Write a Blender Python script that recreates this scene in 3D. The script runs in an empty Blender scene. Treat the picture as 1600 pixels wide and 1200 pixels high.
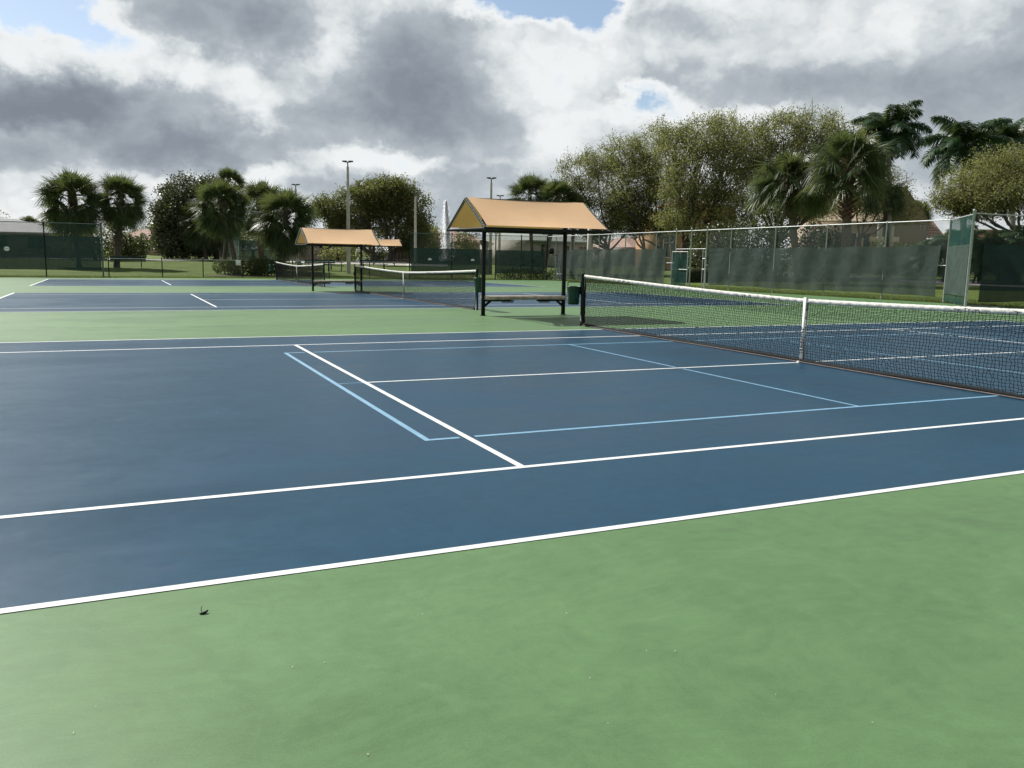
import bpy, math, random
import numpy as np
from mathutils import Matrix, Vector
random.seed(7); rng = np.random.default_rng(11)
SC = bpy.context.scene
COL = SC.collection
# ------------------------------------------------------------------ camera
CX, CY, CZ, YAW, PITCH, ROLL, FPX = -8.89105, -3.73983, 1.44851, -0.43681, -0.1509, 0.01919, 1327.56
fw = Vector((-math.sin(YAW)*math.cos(PITCH), math.cos(YAW)*math.cos(PITCH), math.sin(PITCH)))
rt = Vector((math.cos(YAW), math.sin(YAW), 0)); up = rt.cross(fw)
R_ = math.cos(ROLL)*rt + math.sin(ROLL)*up; U_ = -math.sin(ROLL)*rt + math.cos(ROLL)*up
cd = bpy.data.cameras.new("camera"); cam = bpy.data.objects.new("camera", cd); COL.objects.link(cam)
cam.matrix_world = Matrix((( R_.x, U_.x, -fw.x, CX), (R_.y, U_.y, -fw.y, CY), (R_.z, U_.z, -fw.z, CZ), (0, 0, 0, 1)))
cd.sensor_width = 36; cd.lens = FPX/1600*36; cd.clip_end = 5000; cd.clip_start = .05
SC.camera = cam
def ray(px, py): return fw + R_*((px-800)/FPX) - U_*((py-600)/FPX)
def W(px, py, D): return Vector((CX, CY, CZ)) + ray(px, py)*D
def azel(px, py):
    d = ray(px, py); return math.atan2(d.x, d.y), math.atan2(d.z, math.hypot(d.x, d.y))
SLOPE = .00821
def gz(y): return -SLOPE*max(0, min(y, 56)-13.5)
def sm(t): t = max(0, min(1, t)); return t*t*(3-2*t)
def tz(x, y):                                            # terrain outside the courts rises gently
    return gz(y) - .03 + .62*sm((max(y-55, x-22, 0))/38)
def B(px, D):                                            # ground point under the column px at depth D
    p = W(px, 405, D); return Vector((p.x, p.y, tz(p.x, p.y)))
# ------------------------------------------------------------------ exposure
SC.view_settings.view_transform = 'Standard'; SC.view_settings.look = 'None'
SC.view_settings.exposure = .22; SC.view_settings.gamma = 1
SC.render.engine = 'CYCLES'
SC.cycles.sample_clamp_direct = 8; SC.cycles.sample_clamp_indirect = 3
SC.cycles.max_bounces = 6; SC.cycles.transparent_max_bounces = 24
SC.cycles.diffuse_bounces = 3; SC.cycles.glossy_bounces = 2; SC.cycles.transmission_bounces = 3
# ------------------------------------------------------------------ sun
SUN_EL = math.radians(42.5); SUNV = Vector((-.36*math.cos(SUN_EL), .933*math.cos(SUN_EL), math.sin(SUN_EL))).normalized()
sl = bpy.data.lights.new("sun", 'SUN'); sl.energy = 5.0; sl.angle = math.radians(.6); sl.color = (1, .965, .905)
so = bpy.data.objects.new("sun", sl); COL.objects.link(so); so.rotation_euler = (-SUNV).to_track_quat('-Z', 'Y').to_euler()
# ------------------------------------------------------------------ world: physical sky behind procedural clouds
w = bpy.data.worlds.new("World"); SC.world = w; w.use_nodes = True
nt = w.node_tree; nt.nodes.clear()
def N(t, typ, **kw):
    n = t.nodes.new(typ)
    for k, v in kw.items(): setattr(n, k, v)
    return n
def L(t, a, b): t.links.new(a, b)
def setin(t, sock, v):
    if isinstance(v, bpy.types.NodeSocket): L(t, v, sock)
    else: sock.default_value = v
def M(t, op, a, b=0., c=0., clamp=False):
    n = N(t, 'ShaderNodeMath', operation=op, use_clamp=clamp)
    setin(t, n.inputs[0], a); setin(t, n.inputs[1], b); setin(t, n.inputs[2], c); return n.outputs[0]
def VM(t, op, a, b=(0, 0, 0)):
    n = N(t, 'ShaderNodeVectorMath', operation=op); setin(t, n.inputs[0], a); setin(t, n.inputs[1], b)
    return n.outputs['Value'] if op in ('LENGTH', 'DOT_PRODUCT', 'DISTANCE') else n.outputs[0]
def noise(t, vec, scale, detail=6, rough=.55, out='Fac', dist=0):
    n = N(t, 'ShaderNodeTexNoise'); L(t, vec, n.inputs['Vector']); n.inputs['Scale'].default_value = scale
    n.inputs['Detail'].default_value = detail; n.inputs['Roughness'].default_value = rough; n.inputs['Distortion'].default_value = dist
    return n.outputs[out]
def mapr(t, v, a, b, c=0., d=1., smooth=True):
    n = N(t, 'ShaderNodeMapRange', interpolation_type='SMOOTHSTEP' if smooth else 'LINEAR')
    setin(t, n.inputs[0], v); n.inputs[1].default_value = a; n.inputs[2].default_value = b; n.inputs[3].default_value = c; n.inputs[4].default_value = d
    return n.outputs[0]
def ramp(t, v, stops):
    n = N(t, 'ShaderNodeValToRGB'); L(t, v, n.inputs[0]); e = n.color_ramp.elements
    while len(e) < len(stops): e.new(.5)
    for i, (p, c) in enumerate(stops): e[i].position = p; e[i].color = (*c, 1)
    return n.outputs[0]
def mixc(t, f, a, b, mode='MIX'):
    n = N(t, 'ShaderNodeMix', data_type='RGBA', blend_type=mode)
    setin(t, n.inputs[0], f)
    for s, v in ((n.inputs[6], a), (n.inputs[7], b)):
        if isinstance(v, bpy.types.NodeSocket): L(t, v, s)
        else: s.default_value = (*v, 1)
    return n.outputs[2]
tc = N(nt, 'ShaderNodeTexCoord').outputs['Generated']
dn = VM(nt, 'NORMALIZE', tc)
sx = N(nt, 'ShaderNodeSeparateXYZ'); L(nt, dn, sx.inputs[0])
az = M(nt, 'ARCTAN2', sx.outputs[0], sx.outputs[1])
el = M(nt, 'ARCSINE', sx.outputs[2])
cmb = N(nt, 'ShaderNodeCombineXYZ'); L(nt, az, cmb.inputs[0]); L(nt, el, cmb.inputs[1]); ae = cmb.outputs[0]
flat = VM(nt, 'MULTIPLY', dn, (1, 1, 1.35))
w1 = VM(nt, 'MULTIPLY', VM(nt, 'SUBTRACT', noise(nt, flat, 7, 3, .6, 'Color'), (.5, .5, .5)), (.13, .075, 0))
w2 = VM(nt, 'MULTIPLY', VM(nt, 'SUBTRACT', noise(nt, flat, 24, 4, .65, 'Color'), (.5, .5, .5)), (.060, .042, 0))
pw = VM(nt, 'ADD', VM(nt, 'ADD', ae, w1), w2)
def blobs(lst, inner=.25, outer_=1.3):
    acc = None
    for (px, py, rx, ry, wt) in lst:
        a, e = azel(px, py); ka = 1/FPX*1.02
        v = VM(nt, 'MULTIPLY', VM(nt, 'SUBTRACT', pw, (a, e, 0)), (1/(rx*ka), 1/(ry*ka), 0))
        s = mapr(nt, VM(nt, 'LENGTH', v), inner, outer_, wt, 0)
        acc = s if acc is None else M(nt, 'ADD', acc, s)
    return acc
dark = blobs([(320, 25, 165, 80, .50), (440, 40, 70, 60, .25), (50, 165, 120, 45, .42), (190, 185, 165, 62, .50), (370, 237, 150, 32, .42), (20, 245, 60, 22, .28),
              (480, 110, 90, 75, .06), (620, 135, 135, 90, .34), (690, 165, 125, 72, .30), (540, 200, 140, 36, .22), (660, 40, 75, 55, .34), (800, 205, 55, 42, .26),
              (1150, 135, 230, 38, .20), (1430, 110, 300, 75, .16), (1560, 190, 220, 90, .24), (1340, 130, 150, 40, .10), (1060, 25, 90, 25, .14),
              (560, 300, 130, 26, .24), (760, 285, 110, 45, .26), (690, 345, 200, 35, .22), (230, 320, 130, 22, .12), (960, 240, 60, 30, .14), (1450, 290, 110, 50, .12),
              (-200, 150, 160, 90, .5), (1900, 60, 240, 160, .4), (200, -220, 330, 90, .4), (900, -200, 300, 70, .2), (1400, -240, 320, 90, .35)])
thin = blobs([(45, 20, 95, 36, .80), (140, 65, 50, 24, .40), (800, 2, 90, 34, .72), (900, 8, 80, 42, .80), (1010, 158, 50, 17, .50), (1000, 178, 25, 12, .3), (700, 0, 40, 16, .2),
              (80, 100, 110, 26, .22), (250, 100, 60, 45, .30), (340, 135, 55, 45, .26), (420, 205, 40, 20, .16), (610, 255, 170, 14, .16), (880, 120, 80, 50, .12), (420, 165, 60, 34, .14), (525, 70, 45, 42, .24), (1090, 182, 200, 18, .22), (300, 270, 220, 14, .10), (560, 250, 160, 16, .12), (1280, 55, 160, 30, .10), (60, 210, 60, 14, .12), (250, 345, 420, 30, .14), (1000, 230, 260, 40, .10)])
f1 = noise(nt, flat, 4.5, 5, .55)
f2 = noise(nt, VM(nt, 'ADD', flat, (3.1, 1.7, .4)), 13, 7, .55)
vo = N(nt, 'ShaderNodeTexVoronoi'); vo.feature = 'F1'; vo.inputs['Scale'].default_value = 12; vo.inputs['Detail'].default_value = 2.5; vo.inputs['Roughness'].default_value = .55
L(nt, VM(nt, 'ADD', flat, VM(nt, 'MULTIPLY', noise(nt, flat, 12, 4, .6, 'Color'), (.16, .16, .16))), vo.inputs['Vector'])
den = M(nt, 'ADD', M(nt, 'SUBTRACT', dark, thin), .170)
den = M(nt, 'ADD', den, M(nt, 'MULTIPLY', M(nt, 'SUBTRACT', f1, .5), .42))
den = M(nt, 'ADD', den, M(nt, 'MULTIPLY', M(nt, 'SUBTRACT', f2, .5), .40))
den = M(nt, 'ADD', den, M(nt, 'MULTIPLY', M(nt, 'SUBTRACT', vo.outputs['Distance'], .42), .26))
outer = mapr(nt, el, .36, .8)                                # overhead, out of view: cloud broken up to lower the ambient light
den = M(nt, 'ADD', den, M(nt, 'MULTIPLY', outer, M(nt, 'MULTIPLY', M(nt, 'SUBTRACT', f1, .50), 2.6)))
cloud = ramp(nt, M(nt, 'DIVIDE', den, 1.2, clamp=True), [(0, (.88, .91, .93)), (.17, (.86, .885, .89)), (.30, (.70, .74, .76)), (.46, (.46, .51, .55)), (.68, (.34, .385, .43)), (.88, (.255, .29, .34)), (1, (.22, .25, .30))])
back = mapr(nt, VM(nt, 'DOT_PRODUCT', dn, (fw.x, fw.y, 0)), -.7, .35, .72, 1)   # unseen clouds behind the camera dimmed to cut their fill light
bsc = N(nt, 'ShaderNodeVectorMath', operation='SCALE'); L(nt, cloud, bsc.inputs[0]); L(nt, back, bsc.inputs['Scale']); cloud = VM(nt, 'MULTIPLY', bsc.outputs[0], (1, 1, 1)); zsc = N(nt, 'ShaderNodeVectorMath', operation='SCALE'); L(nt, cloud, zsc.inputs[0]); L(nt, mapr(nt, el, .27, .75, .86, .30), zsc.inputs['Scale']); cloud = zsc.outputs[0]   # cloud above the view dimmed on purpose to lower the ambient light
holes = mapr(nt, den, -.26, .12, 1, 0)
sky = N(nt, 'ShaderNodeTexSky', sky_type='NISHITA'); sky.sun_disc = False; sky.sun_elevation = SUN_EL
sky.sun_rotation = math.atan2(SUNV.x, SUNV.y); sky.air_density = 1; sky.dust_density = .6; sky.ozone_density = 1.5
bs = N(nt, 'ShaderNodeBackground'); L(nt, sky.outputs[0], bs.inputs[0]); bs.inputs[1].default_value = .095
bc = N(nt, 'ShaderNodeBackground'); L(nt, cloud, bc.inputs[0]); bc.inputs[1].default_value = 1.0
mx = N(nt, 'ShaderNodeMixShader'); L(nt, M(nt, 'MULTIPLY', holes, .92, clamp=True), mx.inputs[0]); L(nt, bc.outputs[0], mx.inputs[1]); L(nt, bs.outputs[0], mx.inputs[2])
wo = N(nt, 'ShaderNodeOutputWorld'); L(nt, mx.outputs[0], wo.inputs[0])
w.cycles.sampling_method = 'MANUAL'; w.cycles.sample_map_resolution = 512
# ------------------------------------------------------------------ mesh building
class G:
    def __init__(s): s.v = []; s.f = {}; s.n = 0; s.uv = None
    def add(s, V, F):
        V = np.asarray(V, float).reshape(-1, 3); F = np.asarray(F, int)
        s.v.append(V); s.f.setdefault(F.shape[1], []).append(F+s.n); s.n += len(V)
    def box(s, c, d, rot=None):
        h = np.array(d)/2.; V = np.array([[x, y, z] for x in (-1, 1) for y in (-1, 1) for z in (-1, 1)])*h
        if rot is not None: V = V @ np.array(rot).T
        s.add(V+np.array(c), [[0, 1, 3, 2], [4, 6, 7, 5], [0, 4, 5, 1], [2, 3, 7, 6], [0, 2, 6, 4], [1, 5, 7, 3]]); return s
    def beam(s, a, b, wd, ht, upv=(0, 0, 1)):
        a = Vector(a); b = Vector(b); x = (b-a).normalized(); u = Vector(upv)
        if abs(x.dot(u)) > .99: u = Vector((0, 1, 0))
        y = u.cross(x).normalized(); z = x.cross(y)
        return s.box((a+b)/2, ((b-a).length, wd, ht), [[x.x, y.x, z.x], [x.y, y.y, z.y], [x.z, y.z, z.z]])
    def tube(s, P, r, n=8, cap=True):
        P = np.asarray([tuple(p) for p in P], float); m = len(P); r = np.full(m, r) if np.isscalar(r) else np.asarray(r, float)
        T = np.gradient(P, axis=0); T /= np.linalg.norm(T, axis=1)[:, None]+1e-9
        ref = np.array([0, 0, 1.]) if abs(T[0, 2]) < .9 else np.array([1., 0, 0])
        A = np.cross(T, ref); A /= np.linalg.norm(A, axis=1)[:, None]+1e-9; Bn = np.cross(T, A)
        an = np.arange(n)*2*np.pi/n
        V = P[:, None]+r[:, None, None]*(np.cos(an)[None, :, None]*A[:, None]+np.sin(an)[None, :, None]*Bn[:, None])
        i = np.arange(m-1)[:, None]*n; j = np.arange(n)[None]; k = (j+1) % n
        s.add(V, np.stack([i+j, i+k, i+n+k, i+n+j], -1).reshape(-1, 4))
        if cap:
            for e in (0, m-1):
                q = list(range(n)); q = q if e else q[::-1]
                s.add(V[e], [q])
        return s
    def lathe(s, prof, c=(0, 0, 0), n=16):
        prof = np.array(prof, float); an = np.arange(n)*2*np.pi/n
        V = np.stack([prof[:, 0, None]*np.cos(an), prof[:, 0, None]*np.sin(an), np.repeat(prof[:, 1, None], n, 1)], -1)+np.array(c)
        i = np.arange(len(prof)-1)[:, None]*n; j = np.arange(n)[None]; k = (j+1) % n
        s.add(V, np.stack([i+j, i+k, i+n+k, i+n+j], -1).reshape(-1, 4)); return s
    def quad(s, a, b, c, d): s.add([tuple(a), tuple(b), tuple(c), tuple(d)], [[0, 1, 2, 3]]); return s
    def poly(s, pts): s.add([tuple(p) for p in pts], [list(range(len(pts)))]); return s
    def mesh(s, name, mat, smooth=False):
        V = np.concatenate(s.v); me = bpy.data.meshes.new(name)
        me.vertices.add(len(V)); me.vertices.foreach_set('co', V.ravel())
        idx = []; st = []; tot = 0
        for k, fl in s.f.items():
            F = np.concatenate(fl); idx.append(F.ravel()); st.append(tot+np.arange(len(F))*k); tot += F.size
        idx = np.concatenate(idx); st = np.concatenate(st)
        me.loops.add(len(idx)); me.loops.foreach_set('vertex_index', idx.astype(np.int32))
        me.polygons.add(len(st)); me.polygons.foreach_set('loop_start', st.astype(np.int32))
        if s.uv is not None:
            uvl = me.uv_layers.new(name='UVMap'); uvl.data.foreach_set('uv', np.asarray(s.uv, float)[idx].ravel())
        if smooth: me.polygons.foreach_set('use_smooth', np.ones(len(st), bool))
        me.update(calc_edges=True); me.validate()
        if mat: me.materials.append(mat)
        return me
def link(name, me, parent=None, loc=None):
    o = bpy.data.objects.new(name, me); COL.objects.link(o)
    if parent is not None: o.parent = parent
    if loc is not None: o.location = loc
    return o
def part(name, g, mat, parent=None, smooth=False, label=None, loc=None):
    o = link(name, g.mesh(name, mat, smooth), parent, loc)
    if label: o['label'] = label
    return o
def tag(o, label, cat, group=None):
    o['label'] = label; o['category'] = cat
    if group: o['group'] = group
    return o
def thing(name, label, cat, loc=(0, 0, 0), rz=0, group=None, tilt=0):
    o = link(name, None, None, loc); o.rotation_euler = (tilt, 0, rz); o.empty_display_size = .2
    return tag(o, label, cat, group)
def struct(name, g, mat, smooth=False):
    o = part(name, g, mat, None, smooth); o['kind'] = 'structure'; return o
def kids(o): return [c for c in bpy.data.objects if c.parent == o]
def dup(root, loc, label, rz=None, group=None, scale=None, tilt=None):
    r = root.copy(); COL.objects.link(r); r.location = loc; r['label'] = label
    if rz is not None: r.rotation_euler.z = rz
    if tilt is not None: r.rotation_euler.x = tilt
    if scale: r.scale = (scale,)*3 if np.isscalar(scale) else scale
    if group: r['group'] = group
    for ch in kids(root):
        c = ch.copy(); COL.objects.link(c); c.parent = r
        for gch in kids(ch):
            d = gch.copy(); COL.objects.link(d); d.parent = c
    return r
# ------------------------------------------------------------------ materials
def newmat(name):
    m = bpy.data.materials.new(name); m.use_nodes = True; t = m.node_tree; p = t.nodes['Principled BSDF']; return m, t, p
def plain(name, col, rough=.6, var=.15, scale=8, metal=0, spec=.5, bump=0, bscale=60):
    m, t, p = newmat(name); tcn = N(t, 'ShaderNodeTexCoord').outputs['Object']
    n = noise(t, tcn, scale, 6, .6)
    c = mixc(t, mapr(t, n, .3, .7), tuple(x*(1-var) for x in col), tuple(min(1, x*(1+var)) for x in col))
    L(t, c, p.inputs['Base Color']); p.inputs['Roughness'].default_value = rough; p.inputs['Metallic'].default_value = metal
    p.inputs['Specular IOR Level'].default_value = spec
    if bump:
        b = N(t, 'ShaderNodeBump'); b.inputs['Strength'].default_value = bump; b.inputs['Distance'].default_value = .01
        L(t, noise(t, tcn, bscale, 4), b.inputs['Height']); L(t, b.outputs[0], p.inputs['Normal'])
    return m
def court_mat(name, col, spec, r0, r1, mott):
    m, t, p = newmat(name); pos = N(t, 'ShaderNodeNewGeometry').outputs['Position']
    st = VM(t, 'MULTIPLY', pos, (.55, 1.5, 1))
    a = noise(t, st, .55, 8, .6, dist=.6); b = noise(t, pos, 2.4, 7, .65, dist=1.2); c = noise(t, pos, 120, 5, .8)
    wv = noise(t, VM(t, 'ADD', pos, (40, 9, 0)), .8, 3, .5, 'Color')
    sw = noise(t, VM(t, 'MULTIPLY', VM(t, 'ADD', pos, VM(t, 'SCALE', wv)), (5, 1.6, 1)), 2.6, 9, .78)
    f = M(t, 'ADD', M(t, 'MULTIPLY', M(t, 'SUBTRACT', a, .5), 1.2), M(t, 'MULTIPLY', M(t, 'SUBTRACT', b, .5), 1.0))
    f = M(t, 'ADD', f, M(t, 'MULTIPLY', M(t, 'SUBTRACT', sw, .5), .75))
    f = M(t, 'ADD', f, M(t, 'MULTIPLY', M(t, 'SUBTRACT', c, .5), 1.6))
    d = noise(t, VM(t, 'ADD', VM(t, 'MULTIPLY', pos, (1, 2.1, 1)), VM(t, 'MULTIPLY', wv, (1.5, 1.5, 0))), 6.5, 6, .78)
    f = M(t, 'ADD', f, M(t, 'MULTIPLY', M(t, 'SUBTRACT', d, .5), 1.3))
    f = M(t, 'ADD', f, .5, clamp=True)
    strk = mapr(t, noise(t, VM(t, 'ADD', VM(t, 'MULTIPLY', pos, (2.2, 14, 1)), VM(t, 'MULTIPLY', wv, (5, 5, 0))), 2.2, 4, .6), .66, .74, 0, .22)
    lo = tuple(x*(1-mott) for x in col); hi = tuple(min(1, x*(1+mott)+.004) for x in col)
    scuff = M(t, 'MULTIPLY', mapr(t, noise(t, VM(t, 'MULTIPLY', VM(t, 'ADD', pos, (7, 3, 0)), (.8, 3.2, 1)), .9, 9, .72, dist=1.5), .60, .76), .16)
    colr = mixc(t, f, lo, hi); grey = tuple(x*.7+.09 for x in col)
    colr = mixc(t, scuff, colr, grey); colr = mixc(t, strk, colr, grey)
    L(t, colr, p.inputs['Base Color'])
    L(t, mapr(t, M(t, 'ADD', a, M(t, 'MULTIPLY', b, .4)), .45, .95, r0, r1), p.inputs['Roughness'])
    p.inputs['Specular IOR Level'].default_value = spec
    bp = N(t, 'ShaderNodeBump'); bp.inputs['Strength'].default_value = .35; bp.inputs['Distance'].default_value = .002
    L(t, noise(t, pos, 330, 3, .7), bp.inputs['Height']); L(t, bp.outputs[0], p.inputs['Normal'])
    return m
def leafmat(name, cols, rough=.5, trans=.35, spec=.4, clumpy=False):
    m, t, p = newmat(name); g = N(t, 'ShaderNodeNewGeometry')
    c = ramp(t, g.outputs['Random Per Island'], [(i/(len(cols)-1), x) for i, x in enumerate(cols)])
    if clumpy:
        cn = noise(t, g.outputs['Position'], .9, 3, .6); c = mixc(t, mapr(t, cn, .36, .64, .0, .55), c, cols[2]); c = mixc(t, mapr(t, cn, .36, .56, .5, 0), c, cols[0])
    L(t, c, p.inputs['Base Color']); p.inputs['Roughness'].default_value = rough; p.inputs['Specular IOR Level'].default_value = spec
    tr = N(t, 'ShaderNodeBsdfTranslucent'); L(t, mixc(t, .40, c, (.32, .38, .09)), tr.inputs[0])
    mxn = N(t, 'ShaderNodeMixShader'); mxn.inputs[0].default_value = trans
    L(t, p.outputs[0], mxn.inputs[1]); L(t, tr.outputs[0], mxn.inputs[2]); L(t, mxn.outputs[0], t.nodes['Material Output'].inputs[0])
    return m
def fabricmat(name, col, opaque, trans=.3, tcol=None, var=.2):
    """woven cloth: diffuse + translucent, partly see-through between threads"""
    m, t, p = newmat(name); tcn = N(t, 'ShaderNodeTexCoord').outputs['Object']
    n = noise(t, VM(t, 'MULTIPLY', tcn, (1, 1, 1.6)), 1.3, 8, .6, dist=1.2)
    c = mixc(t, mapr(t, n, .3, .7), tuple(x*(1-var) for x in col), tuple(min(.95, x*(1+var)) for x in col))
    L(t, c, p.inputs['Base Color']); p.inputs['Roughness'].default_value = .8; p.inputs['Specular IOR Level'].default_value = .2
    if opaque < 1:                                          # creases in loosely tied cloth
        bp = N(t, 'ShaderNodeBump'); bp.inputs['Strength'].default_value = .7; bp.inputs['Distance'].default_value = .07
        cr = noise(t, VM(t, 'MULTIPLY', tcn, (.55, .55, .7)), 1.0, 1.5, .4, dist=1.8); L(t, M(t, 'ABSOLUTE', M(t, 'SUBTRACT', cr, .5)), bp.inputs['Height']); L(t, bp.outputs[0], p.inputs['Normal'])
    tr = N(t, 'ShaderNodeBsdfTranslucent'); tr.inputs[0].default_value = (*(tcol or col), 1)
    mx1 = N(t, 'ShaderNodeMixShader'); mx1.inputs[0].default_value = trans; L(t, p.outputs[0], mx1.inputs[1]); L(t, tr.outputs[0], mx1.inputs[2])
    out = mx1.outputs[0]
    if opaque < 1:
        tp = N(t, 'ShaderNodeBsdfTransparent'); mx2 = N(t, 'ShaderNodeMixShader'); mx2.inputs[0].default_value = opaque
        L(t, tp.outputs[0], mx2.inputs[1]); L(t, out, mx2.inputs[2]); out = mx2.outputs[0]
    L(t, out, t.nodes['Material Output'].inputs[0]); return m
def chainmat(name, col, fac):
    m, t, p = newmat(name); uv = N(t, 'ShaderNodeTexCoord').outputs['UV']; s = N(t, 'ShaderNodeSeparateXYZ'); L(t, uv, s.inputs[0])
    u, v = s.outputs[0], s.outputs[1]; per = .085
    def stripes(a):
        fr = M(t, 'FRACT', M(t, 'DIVIDE', a, per)); return M(t, 'LESS_THAN', fr, fac)
    al = M(t, 'MAXIMUM', stripes(M(t, 'ADD', u, v)), stripes(M(t, 'SUBTRACT', u, v)))
    p.inputs['Base Color'].default_value = (*col, 1); p.inputs['Roughness'].default_value = .5; p.inputs['Metallic'].default_value = .2
    L(t, al, p.inputs['Alpha']); return m
MT = {}
MT['blue'] = court_mat('blue acrylic court paint', (.011, .057, .105), .12, .28, .42, .18)
MT['green'] = court_mat('green acrylic court paint', (.112, .208, .092), .15, .40, .58, .19)
MT['white'] = plain('white line paint', (.77, .80, .81), .6, .08, 14, spec=.3, bump=.4, bscale=300)
MT['ltblue'] = plain('light blue line paint', (.20, .39, .56), .6, .10, 9, spec=.3, bump=.4, bscale=300)
MT['blackmetal'] = plain('black powder coated steel', (.008, .008, .009), .6, .2, 10, spec=.25)
MT['greenpost'] = plain('dark green enamel', (.007, .022, .019), .5, .2, 10, spec=.3)
MT['bucket'] = plain('green plastic', (.007, .045, .032), .4, .25, 9)
MT['galv'] = plain('galvanised steel', (.42, .44, .45), .45, .2, 14, metal=.35)
MT['greenrail'] = plain('green coated rail', (.10, .15, .15), .45, .2, 10)
MT['tape'] = plain('white net tape', (.78, .77, .72), .8, .14, 40, bump=.5, bscale=55)
MT['strap'] = plain('white webbing', (.80, .83, .80), .7, .06, 30)
MT['netcord'] = plain('black net twine', (.008, .010, .010), .8, .2, 10, spec=.2)
MT['maroon'] = plain('dark bottom band', (.05, .035, .035), .7, .3, 20)
MT['pinkband'] = plain('faded bottom rope', (.17, .14, .135), .8, .25, 25)
MT['canvas'] = fabricmat('tan shade canvas', (.93, .62, .365), 1, .07, (.75, .27, .05), .035)
MT['screen'] = fabricmat('green windscreen mesh', (.068, .096, .086), .85, .25, (.02, .045, .038), .12)
MT['screenshaded'] = fabricmat('windscreen mesh darkened as backlit', (.020, .042, .039), .90, .2, (.010, .03, .026))  # same cloth as the sunlit screens, with backlit shade put into its colour
MT['screenpanel'] = fabricmat('grey green windscreen mesh', (.062, .090, .080), .93, .2, (.05, .08, .07))
MT['tealscreen'] = fabricmat('teal chain link seen edge on', (.010, .055, .046), .80, .2, (.010, .05, .04))
MT['chain'] = chainmat('green chain link', (.035, .065, .055), .13)
MT['chaingrey'] = chainmat('grey chain link', (.10, .13, .12), .13)
MT['wood'] = plain('weathered plank', (.40, .35, .29), .75, .3, 7, bump=.4)
MT['concrete'] = plain('pale concrete', (.50, .48, .43), .8, .12, 4, bump=.3)
MT['grass'] = None
MT['asphalt'] = plain('grey asphalt', (.17, .17, .18), .85, .15, 2, bump=.3)
MT['curb'] = plain('concrete kerb', (.45, .43, .40), .85, .12, 4)
MT['bark'] = plain('grey oak bark', (.085, .072, .058), .9, .35, 5, bump=.8, bscale=14)
MT['palmbark'] = plain('brown palm bark', (.10, .078, .062), .9, .3, 9, bump=.8, bscale=22)
MT['boots'] = plain('reddish palm boots', (.11, .048, .028), .9, .45, 8, bump=.9, bscale=10)
MT['royalbark'] = plain('pale grey palm trunk', (.26, .25, .22), .8, .15, 4)
MT['sabal'] = leafmat('sabal fan leaf', [(.034, .060, .024), (.060, .096, .036), (.048, .082, .038), (.11, .145, .065)], .46, .30, .45)
MT['sabaldry'] = leafmat('dry palm leaf', [(.12, .085, .04), (.20, .13, .06), (.09, .07, .035)], .6, .3)
MT['royal'] = leafmat('royal palm leaflet', [(.018, .048, .022), (.036, .085, .034), (.055, .12, .046)], .44, .18, .45)
MT['oak'] = leafmat('spring oak leaf', [(.16, .175, .058), (.235, .245, .085), (.30, .30, .12), (.20, .175, .075)], .55, .52, clumpy=True)
MT['oakgreen'] = leafmat('olive green leaf', [(.13, .14, .055), (.19, .195, .075), (.25, .245, .10), (.17, .15, .07)], .55, .50, clumpy=True)
MT['ficus'] = leafmat('dark glossy leaf', [(.020, .030, .012), (.035, .048, .018), (.055, .065, .022), (.03, .04, .015)], .4, .2, .5)
MT['midtree'] = leafmat('olive tree leaf', [(.055, .066, .022), (.09, .10, .03), (.14, .140, .042), (.07, .075, .025)], .5, .46, clumpy=True)
MT['bush'] = leafmat('hedge leaf', [(.02, .045, .012), (.04, .075, .02), (.07, .11, .03)], .5, .25)
MT['bushlight'] = leafmat('light shrub leaf', [(.08, .10, .03), (.13, .14, .04), (.16, .17, .06)], .5, .3)
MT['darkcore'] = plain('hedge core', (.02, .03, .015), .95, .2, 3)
MT['glass'] = plain('dark window glass', (.03, .04, .05), .12, .2, 1, spec=.6)
MT['trim'] = plain('cream trim', (.72, .63, .40), .7, .06, 3)
MT['orangewall'] = plain('orange stucco', (.52, .29, .14), .85, .08, 2)
MT['tanwall'] = plain('tan stucco', (.42, .33, .24), .85, .08, 2)
MT['brownwall'] = plain('brown stucco', (.26, .20, .15), .85, .08, 2)
MT['greywall'] = plain('grey beige stucco', (.40, .37, .32), .85, .08, 2)
MT['pinkroof'] = plain('pink tile roof', (.42, .27, .22), .8, .15, 3)
MT['greyroof'] = plain('grey tile roof', (.20, .21, .22), .8, .12, 3)
MT['greenroof'] = plain('grey green roof', (.24, .28, .25), .8, .12, 3)
MT['creamroof'] = plain('cream tile roof', (.72, .58, .42), .8, .12, 3)
MT['benchgreen'] = plain('dark green plastic coated bench', (.012, .045, .042), .5, .2, 6)
MT['water'] = plain('lake water', (.05, .07, .08), .12, .2, .3, spec=.5)
MT['mulch'] = plain('brown mulch', (.10, .07, .05), .95, .3, 6)
def tilemat():
    m, t, p = newmat('terracotta tile roof'); uv = N(t, 'ShaderNodeTexCoord').outputs['UV']
    b = N(t, 'ShaderNodeTexBrick'); L(t, uv, b.inputs[0]); b.offset = 0
    b.inputs['Color1'].default_value = (.55, .30, .19, 1); b.inputs['Color2'].default_value = (.68, .42, .28, 1); b.inputs['Mortar'].default_value = (.22, .10, .06, 1)
    b.inputs['Scale'].default_value = 1; b.inputs['Mortar Size'].default_value = .07; b.inputs['Brick Width'].default_value = .33; b.inputs['Row Height'].default_value = .40
    L(t, b.outputs[0], p.inputs['Base Color']); p.inputs['Roughness'].default_value = .8; return m
MT['tile'] = tilemat()
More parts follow.
